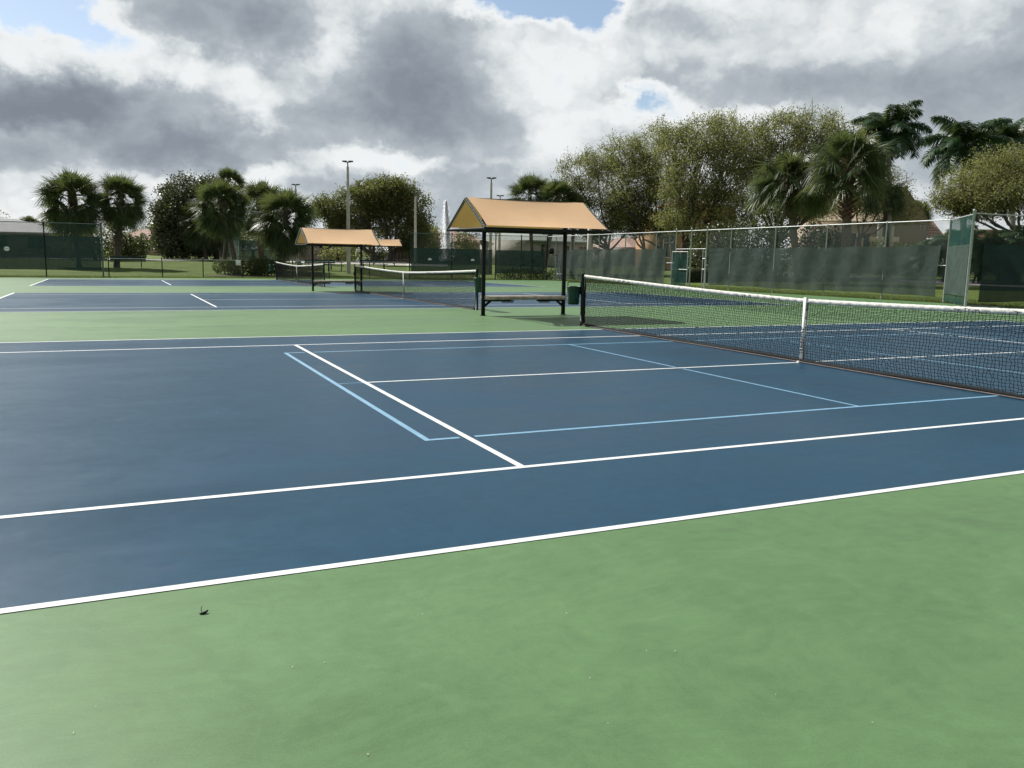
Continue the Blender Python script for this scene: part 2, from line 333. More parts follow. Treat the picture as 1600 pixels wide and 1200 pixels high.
def grassmat():
    m, t, p = newmat('mown grass'); pos = N(t, 'ShaderNodeNewGeometry').outputs['Position']
    a = noise(t, pos, .35, 8, .65); b = noise(t, pos, 7, 8, .75)
    f = M(t, 'ADD', M(t, 'MULTIPLY', a, .6), M(t, 'MULTIPLY', b, .4))
    L(t, ramp(t, f, [(.30, (.060, .095, .018)), (.48, (.105, .155, .030)), (.62, (.150, .190, .045)), (.8, (.20, .20, .07))]), p.inputs['Base Color'])
    p.inputs['Roughness'].default_value = .9; p.inputs['Specular IOR Level'].default_value = .15
    bp = N(t, 'ShaderNodeBump'); bp.inputs['Strength'].default_value = 1; bp.inputs['Distance'].default_value = .05
    L(t, noise(t, pos, 18, 6, .8), bp.inputs['Height']); L(t, bp.outputs[0], p.inputs['Normal']); return m
MT['grass'] = grassmat()
MT['blade'] = leafmat('grass blade', [(.07, .11, .02), (.11, .17, .03), (.16, .21, .05)], .6, .35)
def watermat():
    m, t, p = newmat('falling water spray'); p.inputs['Base Color'].default_value = (.93, .95, .97, 1); p.inputs['Roughness'].default_value = .3
    tr = N(t, 'ShaderNodeBsdfTranslucent'); tr.inputs[0].default_value = (.95, .97, 1, 1); mxn = N(t, 'ShaderNodeMixShader'); mxn.inputs[0].default_value = .75
    L(t, p.outputs[0], mxn.inputs[1]); L(t, tr.outputs[0], mxn.inputs[2]); L(t, mxn.outputs[0], t.nodes['Material Output'].inputs[0]); return m
MT['spray'] = watermat()
# ------------------------------------------------------------------ ground, courts
g = G()
xs = np.array([-1500, -400, -150, -60, -40, -25, -20, -10, 0, 10, 20, 22, 26, 30, 36, 44, 52, 60, 80, 120, 200, 500, 1500.])
ys = np.array([-600, -100, -30, 0, 13.5, 20, 40, 51, 55, 58, 62, 68, 75, 84, 93, 110, 150, 250, 600, 2500.])
X, Y = np.meshgrid(xs, ys, indexing='ij'); Z = np.vectorize(tz)(X, Y)
i = np.arange((len(xs)-1))[:, None]*len(ys); j = np.arange(len(ys)-1)[None]; n_ = len(ys)
Q = np.stack([i+j, i+n_+j, i+n_+j+1, i+j+1], -1).reshape(-1, 4)
Zg = Z.copy(); inside = (X > -24) & (X < 19.5) & (Y > -20) & (Y < 51.5); Zg[inside] -= .05
g.add(np.stack([X, Y, Zg], -1), Q); struct('grass_ground', g, MT['grass'])
def sheet(x0, x1, y0, y1, h):
    """a rectangle following the drainage slope, h above it"""
    g = G(); yy = [y0]+([13.5] if y0 < 13.5 < y1 else [])+[y1]
    for a, b in zip(yy[:-1], yy[1:]): g.quad((x0, a, gz(a)+h), (x1, a, gz(a)+h), (x1, b, gz(b)+h), (x0, b, gz(b)+h))
    return g
ga = sheet(-22, 19.3, -16, 51, 0)
for a, b in (((-22, 51), (19.3, 51)), ((19.3, -16), (19.3, 51))):     # slab edges
    ga.quad((*a, gz(a[1])-.09), (*b, gz(b[1])-.09), (*b, gz(b[1])), (*a, gz(a[1])))
struct('court_surround', ga, MT['green'])
def court(ox, oy, pickle):
    s = struct('court_surface', sheet(ox-11.885, ox+11.885, oy, oy+10.97, .0015), MT['blue'])
    g = G(); lw = .055
    def ln(x0, x1, y0, y1, gg=g, h=.0035):
        gg.quad((ox+x0, oy+y0, gz(oy+y0)+h), (ox+x1, oy+y0, gz(oy+y0)+h), (ox+x1, oy+y1, gz(oy+y1)+h), (ox+x0, oy+y1, gz(oy+y1)+h))
    e = 11.885
    ln(-e, e, 0, lw); ln(-e, e, 10.97-lw, 10.97)
    ln(-e+.06, e-.06, 1.372, 1.372+lw); ln(-e+.06, e-.06, 9.598-lw, 9.598)
    for s_ in (-1, 1):
        ln(s_*e-(.06 if s_ > 0 else 0), s_*e+(.06 if s_ < 0 else 0), lw, 10.97-lw)
        ln(s_*6.4-.0275, s_*6.4+.0275, 1.372+lw, 9.598-lw)
        ln(min(s_*(e-.06), s_*(e-.16)), max(s_*(e-.06), s_*(e-.16)), 5.46, 5.51)
    ln(-6.3725, 6.3725, 5.46, 5.51)
    struct('court_markings', g, MT['white'])
    if pickle:
        p = G(); lw = .05
        for yy in (2.435, 8.535):
            for a, b in ((-6.706, -6.46), (-6.33, 6.33), (6.46, 6.706)): ln(a, b, yy-.025, yy+.025, p, .0028)
        for s_ in (-1, 1):
            ln(s_*6.731-.026, s_*6.731+.026, 2.41, 8.56, p, .0028)
            ln(s_*2.134-.02, s_*2.134+.02, 2.46, 5.40, p, .0028); ln(s_*2.134-.02, s_*2.134+.02, 5.57, 8.51, p, .0028)
            ln(min(s_*6.43, s_*6.70), max(s_*6.43, s_*6.70), 5.475, 5.495, p, .0028)
        struct('practice_markings', p, MT['ltblue'])
C2 = (-.118, 18.285); C3 = (-.214, 36.264)
court(0, 0, True); court(*C2, False); court(*C3, False)
# ------------------------------------------------------------------ tennis nets
def net_z(t): return 1.07-.156*(1-abs(2*t-1)**1.35)          # t 0..1 from post to post
def make_net(full=True):
    r = thing('tennis_net', 'nearest tennis net, long white top tape running off the right edge of the photo', 'tennis net', (0, 5.485, 0), group='tennis nets')
    y0, y1 = -6.30, 6.30; nv = 281; nh = 24
    ty = np.linspace(0, 1, nv); yy = y0+(y1-y0)*ty; top = np.array([net_z(t) for t in ty])-.03
    hs = np.concatenate([np.linspace(0, 1, nh)])
    P = np.zeros((nv, nh, 3))
    for k, h in enumerate(hs):
        z = .03+(top-.03)*h
        bulge = -.045*np.sin(np.pi*(1-h)**1.6)+.012*np.sin(yy*1.7+h*3)
        P[:, k, 0] = bulge+rng.normal(0, .003, nv); P[:, k, 1] = yy+rng.normal(0, .0045, nv)*(1+1.2*(1-h)); P[:, k, 2] = z+rng.normal(0, .0045, nv)
    g = G()
    def strand(A, Bp, rr):
        d = Bp-A; d /= np.linalg.norm(d, axis=1)[:, None]+1e-9
        r1 = np.cross(d, np.array([1., 0, 0])); r1 /= np.linalg.norm(r1, axis=1)[:, None]+1e-9; r2 = np.array([[1., 0, 0]])
        offs = [r1*rr, -r1*rr*.5+r2*rr*.87, -r1*rr*.5-r2*rr*.87]
        V = np.stack([A+o for o in offs]+[Bp+o for o in offs], 1); n = len(A); b = np.arange(n)[:, None]*6
        F = np.concatenate([b+np.array([[q, (q+1) % 3, 3+(q+1) % 3, 3+q]]) for q in range(3)]); g.add(V, F)
    strand(P[:, :-1].reshape(-1, 3), P[:, 1:].reshape(-1, 3), .0033)
    strand(P[:-1].reshape(-1, 3), P[1:].reshape(-1, 3), .0033)
    dz = np.array([.012, 0, .016])
    strand(P[:-1, -7:].reshape(-1, 3)+dz, P[1:, -7:].reshape(-1, 3)+dz, .0038)
    strand(P[:, -8:-1].reshape(-1, 3)+np.array([.012, .010, 0]), P[:, -7:].reshape(-1, 3)+np.array([.012, .010, 0]), .0028)
    part('netting', g, MT['netcord'], r)
    # white tape: folded band with soft wrinkles
    g = G(); n = 420; t = np.linspace(0, 1, n); y = -6.34+12.68*t; z = np.array([net_z(q) for q in t]); sec = []
    prof = [(-.011, -.066), (-.014, -.03), (-.008, -.004), (.008, -.004), (.014, -.03), (.011, -.066)]
    for a, b in prof:
        wr = rng.normal(0, .0022, n)+.0025*np.sin(y*38+b*40)
        sec.append(np.stack([a+wr*np.sign(a), y, z+b+rng.normal(0, .0018, n)], -1))
    V = np.stack(sec, 1).reshape(-1, 3); i = np.arange(n-1)[:, None]*6; j = np.arange(6)[None]; k = (j+1) % 6
    g.add(V, np.stack([i+j, i+k, i+6+k, i+6+j], -1).reshape(-1, 4)); part('top_tape', g, MT['tape'], r, True)
    # bottom band
    g = G(); yb = np.linspace(-6.3, 6.3, 90); g.tube(np.stack([-.02+.012*np.sin(yb*1.3), yb, .026+.006*np.sin(yb*2.1)], -1), .028, 6)
    part('bottom_band', g, MT['netcord'], r)
    g = G(); g.tube(np.stack([-.055+.012*np.sin(yb*1.1), yb, .012+0*yb], -1)[:], .009, 5); part('bottom_rope', g, MT['pinkband'], r)
    for s in (-1, 1):
        g = G(); g.box((0, s*6.31, .53), (.02, .05, .98)); part('side_band', g, MT['netcord'], r)
        g = G(); g.lathe([(0, 0), (.05, 0), (.05, .01), (.038, .012), (.038, 1.07), (.042, 1.075), (.042, 1.095), (0, 1.10)], (0, s*6.399, 0), 14)
        po = part('net_post', g, MT['greenpost'], r, True)
        g = G(); g.box((-.045, s*6.399, .72), (.03, .05, .13)); part('winch', g, MT['blackmetal'], po)
    g = G(); g.beam((-.018, 0, .05), (-.018, 0, .925), .055, .005, (1, 0, 0)); g.beam((-.018, 0, .925), (.018, 0, .925), .055, .005); g.beam((.018, 0, .925), (.018, 0, .03), .055, .005, (1, 0, 0))
    st = part('centre_strap', g, MT['strap'], r)
    for zz in (.30, .26, .20): g = G(); g.box((-.026, 0, zz), (.008, .068, .010)); part('buckle', g, MT['galv'], st)
    g = G(); g.box((-.03, .0, .012), (.09, .04, .02)); part('anchor', g, MT['strap'], st)
    return r
net = make_net()
TILT = -math.atan(SLOPE)
dup(net, (C2[0], C2[1]+5.485, gz(C2[1]+5.485)), 'middle tennis net, ending beside the left post of the nearest shelter', tilt=TILT)
dup(net, (C3[0], C3[1]+5.485, gz(C3[1]+5.485)), 'farthest tennis net, seen left of and behind the second shelter', tilt=TILT)
# ------------------------------------------------------------------ ball buckets on the net posts
def make_bucket():
    r = thing('waste_bucket', 'dark green bucket hanging beside the far post of the nearest net', 'bucket', group='buckets hung on net posts')
    g = G(); g.lathe([(0, -.40), (.125, -.40), (.14, -.2), (.165, -.01), (.175, 0), (.175, .02), (.16, .02), (.155, -.02), (.118, -.37), (0, -.37)], n=20); part('bucket_body', g, MT['bucket'], r, True)
    g = G(); g.tube([(.165*math.cos(a), .165*math.sin(a), .012) for a in np.linspace(0, 2*math.pi, 21)], .012, 6, False); part('rim', g, MT['bucket'], r, True)
    g = G(); g.beam((.19, 0, .12), (-.17, 0, .12), .035, .02); g.beam((.19, 0, .14), (.19, 0, -.05), .04, .015, (0, 1, 0)); g.beam((-.16, 0, .12), (-.16, 0, .0), .02, .012, (0, 1, 0)); part('hanger', g, MT['bucket'], r)
    return r
bk = make_bucket(); bk.location = (-.15, 12.0, .80); bk.scale = (.9, .9, .9)
dup(bk, (-.20, 17.02, .82), 'green bucket hanging at the near post of the middle net, behind the shelter post', rz=1.2)
dup(bk, (C3[0]-.25, C3[1]+11.98, gz(48)+.86), 'small green bucket on the far post of the farthest net', rz=0)
# ------------------------------------------------------------------ shade shelters with benches
def make_shelter():
    r = thing('shade_shelter', 'nearest and largest shade shelter, tan canvas gable roof over a bench', 'shelter', group='shade shelters between the courts')
    PX = 1.09; zb = 2.03; ze = 2.07; zr = 2.74; hw = 1.2; x0, x1 = -1.57, 1.60
    for s in (-1, 1):
        g = G(); g.box((s*PX, 0, zb/2+.15), (.075, .075, zb+.30 if s < 0 else zb+.30)); g.box((s*PX, 0, .008), (.12, .12, .016)); part('post', g, MT['blackmetal'], r)
    # canvas: two slopes, each slightly sagging
    for s, nm in ((-1, 'canvas_slope'), (1, 'canvas_slope')):
        g = G(); nu, nv = 22, 10; V = []
        for a in range(nu):
            u = a/(nu-1)
            for b in range(nv):
                v = b/(nv-1); y = s*hw*v; z = zr+.02+(ze-zr)*v - .045*math.sin(math.pi*u)*math.sin(math.pi*v)**.8 - .012*math.sin(math.pi*u)*(1-v)
                xx = x0+.03+(x1-x0-.06)*u; xx += .03*math.sin(math.pi*v)*(1 if u < .5 else -1)*abs(2*u-1)**6
                V.append((xx, y, z+.012))
        i = np.arange(nu-1)[:, None]*nv; j = np.arange(nv-1)[None]
        F = np.stack([i+j, i+nv+j, i+nv+j+1, i+j+1], -1).reshape(-1, 4)
        if s > 0: F = F[:, ::-1]
        g.add(V, F); part(nm, g, MT['canvas'], r, True)
    g = G(); tb = lambda a, b, q=.026: g.tube([a, b], q, 8)
    for y in (-hw, hw): tb((x0-.02, y, ze-.035), (x1+.14, y, ze-.035), .03)
    tb((x0, 0, zr-.0), (x1, 0, zr-.0))
    for x in (x0, x1):
        for s in (-1, 1): tb((x, 0, zr), (x, s*hw, ze-.03), .03)
        tb((x, -hw, ze-.035), (x, hw, ze-.035), .025)
    g.box((0, 0, zb-.01), (2*PX+.08, .08, .08))
    for s in (-1, 1):
        for yy in (-hw, hw): g.beam((s*PX, 0, zb), ((x0 if s < 0 else x1), yy, ze-.035), .05, .05)
        g.beam((s*PX, -hw, ze-.05), (s*PX, hw, ze-.05), .05, .05)
        g.beam((s*PX, 0, ze-.1), (s*PX, 0, zr), .05, .05)
    part('roof_frame', g, MT['blackmetal'], r, False)
    for x in (x0, x1):                                        # lacing spiralling round the gable rails
        for s in (-1, 1):
            g = G(); A_ = Vector((x, 0, zr)); B_ = Vector((x, s*hw, ze-.03)); dd = (B_-A_).normalized(); nn = Vector((0, -dd.z, dd.y)); pts = []
            for q in range(145):
                t = q/144; an = t*2*math.pi*18; pts.append(A_.lerp(B_, t)+Vector((math.cos(an)*.035, 0, 0))+nn*math.sin(an)*.035)
            g.tube(pts, .0055, 4, False); part('lacing', g, MT['strap'], r)
    g = G(); g.box((0, -.10, .43), (2*PX-.02, .17, .085)); g.box((0, .09, .43), (2*PX-.02, .17, .085)); g.box((0, -.19, .435), (2*PX-.02, .01, .075))
    part('bench_seat', g, MT['wood'], r)
    for s in (-1, 1):
        g = G(); g.box((s*(PX-.36), 0, .365), (.75, .06, .05)); g.beam((s*(PX-.02), 0, .22), (s*(PX-.20), 0, .36), .05, .045); g.box((s*(PX-.1), 0, .372), (.05, .34, .03)); br = part('bracket', g, MT['blackmetal'], r)
        g = G()
        for q in range(9): g.box((s*(PX-.45-q*.035), -.10, .335), (.012, .03, .05))
        g.box((s*(PX-.6), -.10, .36), (.36, .03, .02)); part('racket_hook', g, MT['blackmetal'], br)
    return r
SH = make_shelter(); SH.location = (.19, 15.1, gz(15.1))
dup(SH, (-.70, 30.75, gz(30.7)), 'second shade shelter with a tan roof, between the middle and the farthest net', scale=(.91, .95, .90))
b = B(600, 87); dup(SH, (b.x, b.y, .02), 'smallest tan roofed shelter, far off behind the low fence', scale=(1.0, 1, 1.0), rz=-.05)
# ------------------------------------------------------------------ fences
def wall_g(A, Bp, z0, z1, fold=0, n=1, uvs=True, off=0, seed=0):
    """vertical cloth between two ground points; z0,z1 above ground at each end"""
    A = Vector(A); Bp = Vector(Bp); L_ = (Bp-A).length; d = (Bp-A)/L_; nr = Vector((-d.y, d.x)); rg = np.random.default_rng(seed)
    nu = max(2, int(L_*(8 if fold else 1))); nv = 14 if fold else 2; V = []; uv = []
    ph = rg.uniform(0, 6, 6)
    for a in range(nu):
        u = a/(nu-1); p = A.lerp(Bp, u)
        for b in range(nv):
            v = b/(nv-1); z = gz(p.y)+z0+(z1-z0)*v; o = off
            if fold:
                s = u*L_
                o += fold*(.5*math.sin(s*1.9+2.2*v+ph[0])+.35*math.sin(s*4.3-3.1*v+ph[1])+.30*math.sin(s*.9+4*v+ph[2])*(1-v)+.22*math.sin(s*9+6*v+ph[3])*(1-v))
                if b == 0: z += fold*.35*(math.sin(s*.8+ph[4])+.5*math.sin(s*2.7+ph[5]))
                if b == nv-1: z -= fold*.5*abs(math.sin(s*1.02+ph[2]))
            V.append((p.x+nr.x*o, p.y+nr.y*o, z)); uv.append((u*L_, z))
    i = np.arange(nu-1)[:, None]*nv; j = np.arange(nv-1)[None]; g = G()
    g.add(V, np.stack([i+j, i+nv+j, i+nv+j+1, i+j+1], -1).reshape(-1, 4)); g.uv = uv; return g
def post(r, x, y, h, rad, mat, cap=True, zb=None):
    z = gz(y)-.06 if zb is None else zb; g = G(); g.lathe([(rad, z), (rad, gz(y)+h-.02), (rad*1.25, gz(y)+h-.01), (rad*1.25, gz(y)+h+.03), (rad*.4, gz(y)+h+.06), (0, gz(y)+h+.065)], (x, y, 0), 8)
    part('fence_post', g, mat, r, True)
def rail(r, a, b, h, rad, mat, name='top_rail'):
    n = 6; P = []
    for k in range(n+1):
        x = a[0]+(b[0]-a[0])*k/n; y = a[1]+(b[1]-a[1])*k/n; P.append((x, y, gz(y)+h))
    g = G(); g.tube(P, rad, 6); part(name, g, mat, r, True)
FH = 3.17
# left back fence
r = thing('tall_fence', 'tall green chain link fence with dark windscreen at the far left', 'fence')
for x in (-21.5, -18.5, -15.5, -12.5): post(r, x, 53, FH-.05, .035, MT['greenpost'])
post(r, -9.5, 53, FH, .05, MT['greenrail'])
rail(r, (-22, 53), (-9.5, 53), FH-.07, .025, MT['greenrail'])
part('chain_link', wall_g((-22, 53.03), (-9.5, 53.03), .05, FH-.08), MT['chain'], r)
part('windscreen', wall_g((-22, 53.07), (-9.58, 53.07), .40, 2.37, .02, seed=1), MT['screenshaded'], r, True)
for px, py in ((16, 388.5),):
    c = W(px, py, 50.2); g = G(); g.poly([(c.x+.15*math.cos(a), 52.98, c.z+.13*math.sin(a)) for a in np.linspace(math.pi*1.0, math.pi*2, 9)]); g.poly([(c.x+.14*math.cos(a), 52.99, c.z+.012+.12*math.sin(a)) for a in np.linspace(0, math.pi, 9)])
    part('vent_flap', g, MT['strap'], r, label='pale half round vent in the windscreen')
# low fence, left and centre
def low_fence(label, x0, x1, posts):
    r = thing('low_fence', label, 'fence', group='low fence sections')
    for x in posts: post(r, x, 53, 1.13, .03, MT['greenpost'])
    rail(r, (x0, 53), (x1, 53), 1.1, .022, MT['galv']); part('chain_link', wall_g((x0, 53.02), (x1, 53.02), .04, 1.08), MT['chain'], r); return r
lf = low_fence('low chain link fence in front of the dark bench, left of the sign post', -9.4, -1.5, (-9.2, -6.23, -3.86, -1.5))
low_fence('low chain link fence behind the second shelter, right of the path opening', 1.65, 9.4, (1.65, 4.04, 6.8))
r = thing('notice_sign', 'small white notice fixed near the end of the low fence', 'sign', (-1.75, 52.93, gz(53)+.95))
g = G(); g.box((0, 0, 0), (.30, .012, .34)); part('sign_plate', g, MT['strap'], r); g = G(); g.box((0, .015, .0), (.26, .01, .03)); part('clamp', g, MT['galv'], r)
r = thing('round_sign', 'small pale oval sign on the low fence behind the farthest net', 'sign', (2.1, 52.93, gz(53)+.86))
g = G(); g.poly([(.17*math.cos(a), 0, .24*math.sin(a)) for a in np.linspace(0, 2*math.pi, 17)[:-1]]); g.poly([(.17*math.cos(a), .012, .24*math.sin(a)) for a in np.linspace(0, -2*math.pi, 17)[:-1]]); part('sign_plate', g, MT['greenrail'], r)
# middle back fence
r = thing('tall_fence', 'tall chain link fence with dark windscreens in front of the fountain', 'fence')
XB = (9.62, 12.73, 16.1, 18.14)
for x in XB: post(r, x, 53, FH, .042, MT['greenpost'])
post(r, 20, 52.5, FH, .05, MT['greenpost'])
rail(r, (9.62, 53), (20, 52.5), FH-.05, .025, MT['greenrail'])
part('chain_link', wall_g((9.62, 53.03), (20, 52.53), .05, FH-.08), MT['chain'], r)
part('windscreen', wall_g((9.75, 53.06), (15.85, 53.02), .30, 2.12, .02, seed=2), MT['screenshaded'], r, True)
part('windscreen', wall_g((16.15, 53.03), (19.85, 52.56), .42, 2.10, .02, seed=3), MT['screenshaded'], r, True)
for x in (11.05, 14.2, 18.9):
    z = gz(53)+1.30; y = 53-.05*(x-9.6)-.05; g = G(); g.poly([(x+.15*math.cos(a), y, z+.14*math.sin(a)) for a in np.linspace(0, math.pi, 9)])
    part('vent_flap', g, MT['strap'] if x < 18 else MT['greenpost'], r)
# right side fence
YP = [51.1, 48.4, 45.06, 41.87, 38.5]
r = thing('tall_fence', 'tall fence with a loose grey green windscreen, left of the gate', 'fence')
for y in YP: post(r, 20, y, FH-.05, .03, MT['galv'])
rail(r, (20, 52.4), (20, 36.6), FH-.05, .025, MT['galv']); rail(r, (20, 37.4), (20, 36.6), 1.35, .02, MT['galv'], 'mid_rail')
part('chain_link', wall_g((20.03, 52.4), (20.03, 36.6), .05, FH-.08), MT['chaingrey'], r)
part('windscreen', wall_g((19.95, 50.9), (19.95, 37.5), .12, 2.17, .06, seed=4), MT['screen'], r, True)
r = thing('fence_gate', 'open gate in the side fence with a narrow crumpled green screen', 'gate')
for y, h in ((36.56, FH+.05), (35.16, FH+.05), (33.78, FH+.08)): post(r, 20, y, h, .04, MT['galv'])
rail(r, (20, 36.6), (20, 33.7), FH-.05, .025, MT['galv']); rail(r, (20, 36.5), (20, 33.85), 2.13, .022, MT['galv'], 'gate_lintel')
g = G(); y0, y1 = 36.75, 35.30; z = gz(36)
for yy in (y0, y1): g.tube([(19.92, yy, z+.02), (19.92, yy, z+1.98)], .026, 8)
for zz in (.05, 1.0, 1.98): g.tube([(19.92, y0, z+zz), (19.92, y1, z+zz)], .02, 6)
gf = part('gate_leaf', g, MT['galv'], r, True)
part('gate_screen', wall_g((19.90, y0-.08), (19.90, y1+.08), .08, 1.90, .07, seed=5), MT['tealscreen'], gf, True)
g = G()
for yy in (33.86, 34.06): g.tube([(20.0, yy, z+.02), (20.0, yy, z+2.1)], .022, 8)
for zz in (1.05, 1.62): g.tube([(20.0, 33.86, z+zz), (20.0, 34.06, z+zz)], .03, 6)
part('folded_leaf', g, MT['galv'], r, True)
r = thing('tall_fence', 'tall fence with a long wavy grey green windscreen, right of the gate', 'fence')
for y in (31.79, 28.52, 25.24, 22.0): post(r, 20, y, FH-.05, .03, MT['galv'])
post(r, 20, 19.03, FH, .042, MT['galv'])
rail(r, (20, 33.7), (20, 19.03), FH-.05, .025, MT['galv']); rail(r, (20, 19.9), (20, 19.03), 1.4, .018, MT['galv'], 'mid_rail')
part('chain_link', wall_g((20.03, 33.7), (20.03, 19.05), .05, FH-.08), MT['chaingrey'], r)
part('windscreen', wall_g((19.94, 33.45), (19.94, 19.35), .22, 2.16, .065, seed=6), MT['screen'], r, True)
CC = (17.50, 16.2)
r = thing('fence_wing', 'short angled fence panel with teal mesh above grey screen at the right', 'fence')
post(r, CC[0], CC[1], FH+.06, .045, MT['galv'])
rail(r, (20, 19.03), CC, FH-.05, .025, MT['galv'])
m_ = (18.8, 17.6); g = G(); g.tube([(m_[0], m_[1], gz(17)+.0), (m_[0], m_[1], gz(17)+FH-.05)], .025, 8); part('fence_post', g, MT['galv'], r, True)
part('mesh_panel', wall_g((19.97, 19.0), (CC[0]+.03, CC[1]+.03), .05, FH-.08), MT['tealscreen'], r)
part('windscreen', wall_g((19.90, 18.98), (CC[0]-.02, CC[1]+.06), .35, 2.12, 0), MT['screenpanel'], r)
r = thing('tall_fence', 'tall dark screened fence running off the right edge of the photo', 'fence')
for x in (20.9, 24.1, 27.3): post(r, x, CC[1], FH, .035, MT['galv'])
rail(r, CC, (27.3, CC[1]), FH-.02, .025, MT['galv'])
part('chain_link', wall_g((CC[0], CC[1]+.03), (27.3, CC[1]+.03), .05, FH-.05), MT['chain'], r)
part('windscreen', wall_g((18.1, CC[1]-.03), (27.2, CC[1]-.03), .16, 2.13, .02, seed=8), MT['screenshaded'], r, True)
# umpire chair
b = Vector((20.0, 50.3, gz(50)))
r = thing('umpire_chair', 'tall silver umpire chair in the corner of the back fence', 'umpire chair', (19.2, 49.9, gz(50)), .4)
for sx_ in (-.3, .3):
    for sy_ in (-1, 1):
        g = G(); g.tube([(sx_, sy_*.55, 0), (sx_*.8, sy_*.18, 1.75)], .022, 6); part('leg', g, MT['greenrail'], r, True)
g = G()
for q in range(1, 6): g.tube([(-.28, -.55+.37*q*.3/1.75*1.0, .30*q), (.28, -.55+.37*q*.3/1.75, .30*q)], .018, 6)
g.tube([(-.2, -.55, 0), (-.2, -.22, 1.8)], .02, 6); g.tube([(.2, -.55, 0), (.2, -.22, 1.8)], .02, 6); part('ladder', g, MT['galv'], r)
g = G(); g.box((0, 0, 1.77), (.5, .42, .04)); part('seat', g, MT['greenpost'], r); g = G(); g.box((0, .2, 2.05), (.48, .03, .4)); part('backrest', g, MT['greenpost'], r)
g = G(); g.box((0, -.62, .48), (.56, .22, .05)); part('step', g, MT['strap'], r)
# ------------------------------------------------------------------ lighting poles
def make_pole():
    r = thing('light_pole', 'tallest light pole, rising behind the second shelter roof', 'light pole', group='concrete light poles')
    g = G(); H = 8.35; s0, s1 = .155, .085; V = []
    for z, s in ((0, s0), (H, s1)):
        c = s*.35
        V += [(s, -s+c, z), (s, s-c, z), (s-c, s, z), (-s+c, s, z), (-s, s-c, z), (-s, -s+c, z), (-s+c, -s, z), (s-c, -s, z)]
    g.add(V, [[k, (k+1) % 8, 8+(k+1) % 8, 8+k] for k in range(8)]); g.poly(V[8:]); part('pole', g, MT['concrete'], r)
    g = G(); g.tube([(0, 0, H), (0, 0, H+.38)], .05, 8); g.box((0, 0, H+.36), (.5, .07, .07)); part('bracket', g, MT['greenrail'], r)
    for s in (-1, 1):
        g = G(); g.box((s*.24, 0, H+.42), (.34, .30, .09)); lp = part('lamp_head', g, MT['greenrail'], r)
        g = G(); g.box((s*.24, 0, H+.37), (.28, .24, .012)); part('lens', g, MT['glass'], lp)
    return r
lp = make_pole(); b = W(545, 428, 68); lp.location = (b.x, b.y, b.z); lp.rotation_euler.z = -.42
for px, ty, D, lab in ((464, 289, 88, 'light pole half hidden by the palm cluster, only its lamp clear above the fronds'),
                       (649, 301, 93, 'light pole standing just left of the fountain, in front of the round tree'),
                       (766, 279, 74, 'light pole behind the left end of the nearest shelter'),
                       (780, 306, 95, 'thin distant light pole just right of the pole behind the nearest shelter')):
    z = W(px, ty, D).z-8.8; p = W(px, 400, D); dup(lp, (p.x, p.y, z), lab, rz=-.42+random.uniform(-.3, .3))
r = thing('concrete_post', 'pale concrete post behind the side fence under the oaks', 'post', tuple(B(920, 72)))
g = G(); g.beam((0, 0, 0), (0, 0, 4.6), .26, .26); part('shaft', g, MT['concrete'], r); g = G(); g.box((0, 0, 4.62), (.32, .32, .05)); part('cap', g, MT['concrete'], r)
# ------------------------------------------------------------------ vegetation
def leaf_cards(g, C, size, flat=.0):
    n = len(C); u = rng.normal(size=(n, 3)); u[:, 2] *= (1-flat); u /= np.linalg.norm(u, axis=1)[:, None]
    v = np.cross(u, rng.normal(size=(n, 3))); v /= np.linalg.norm(v, axis=1)[:, None]
    s = size*rng.uniform(.6, 1.35, n)[:, None]
    V = np.stack([C-u*s*.5, C+v*s*.30, C+u*s*.5, C-v*s*.30], 1); g.add(V, (np.arange(n)[:, None]*4+np.arange(4)[None]))
def curve(a, b, sag=.15, n=6, jit=.06):
    a = np.array(a, float); b = np.array(b, float); L_ = np.linalg.norm(b-a); t = np.linspace(0, 1, n)[:, None]
    P = a+(b-a)*t; P[:, 2] += (np.sin(t*np.pi)*sag*L_)[:, 0]; J = rng.normal(0, jit*L_/n, (n, 3)); J[0] = 0; J[-1] = 0; return P+J
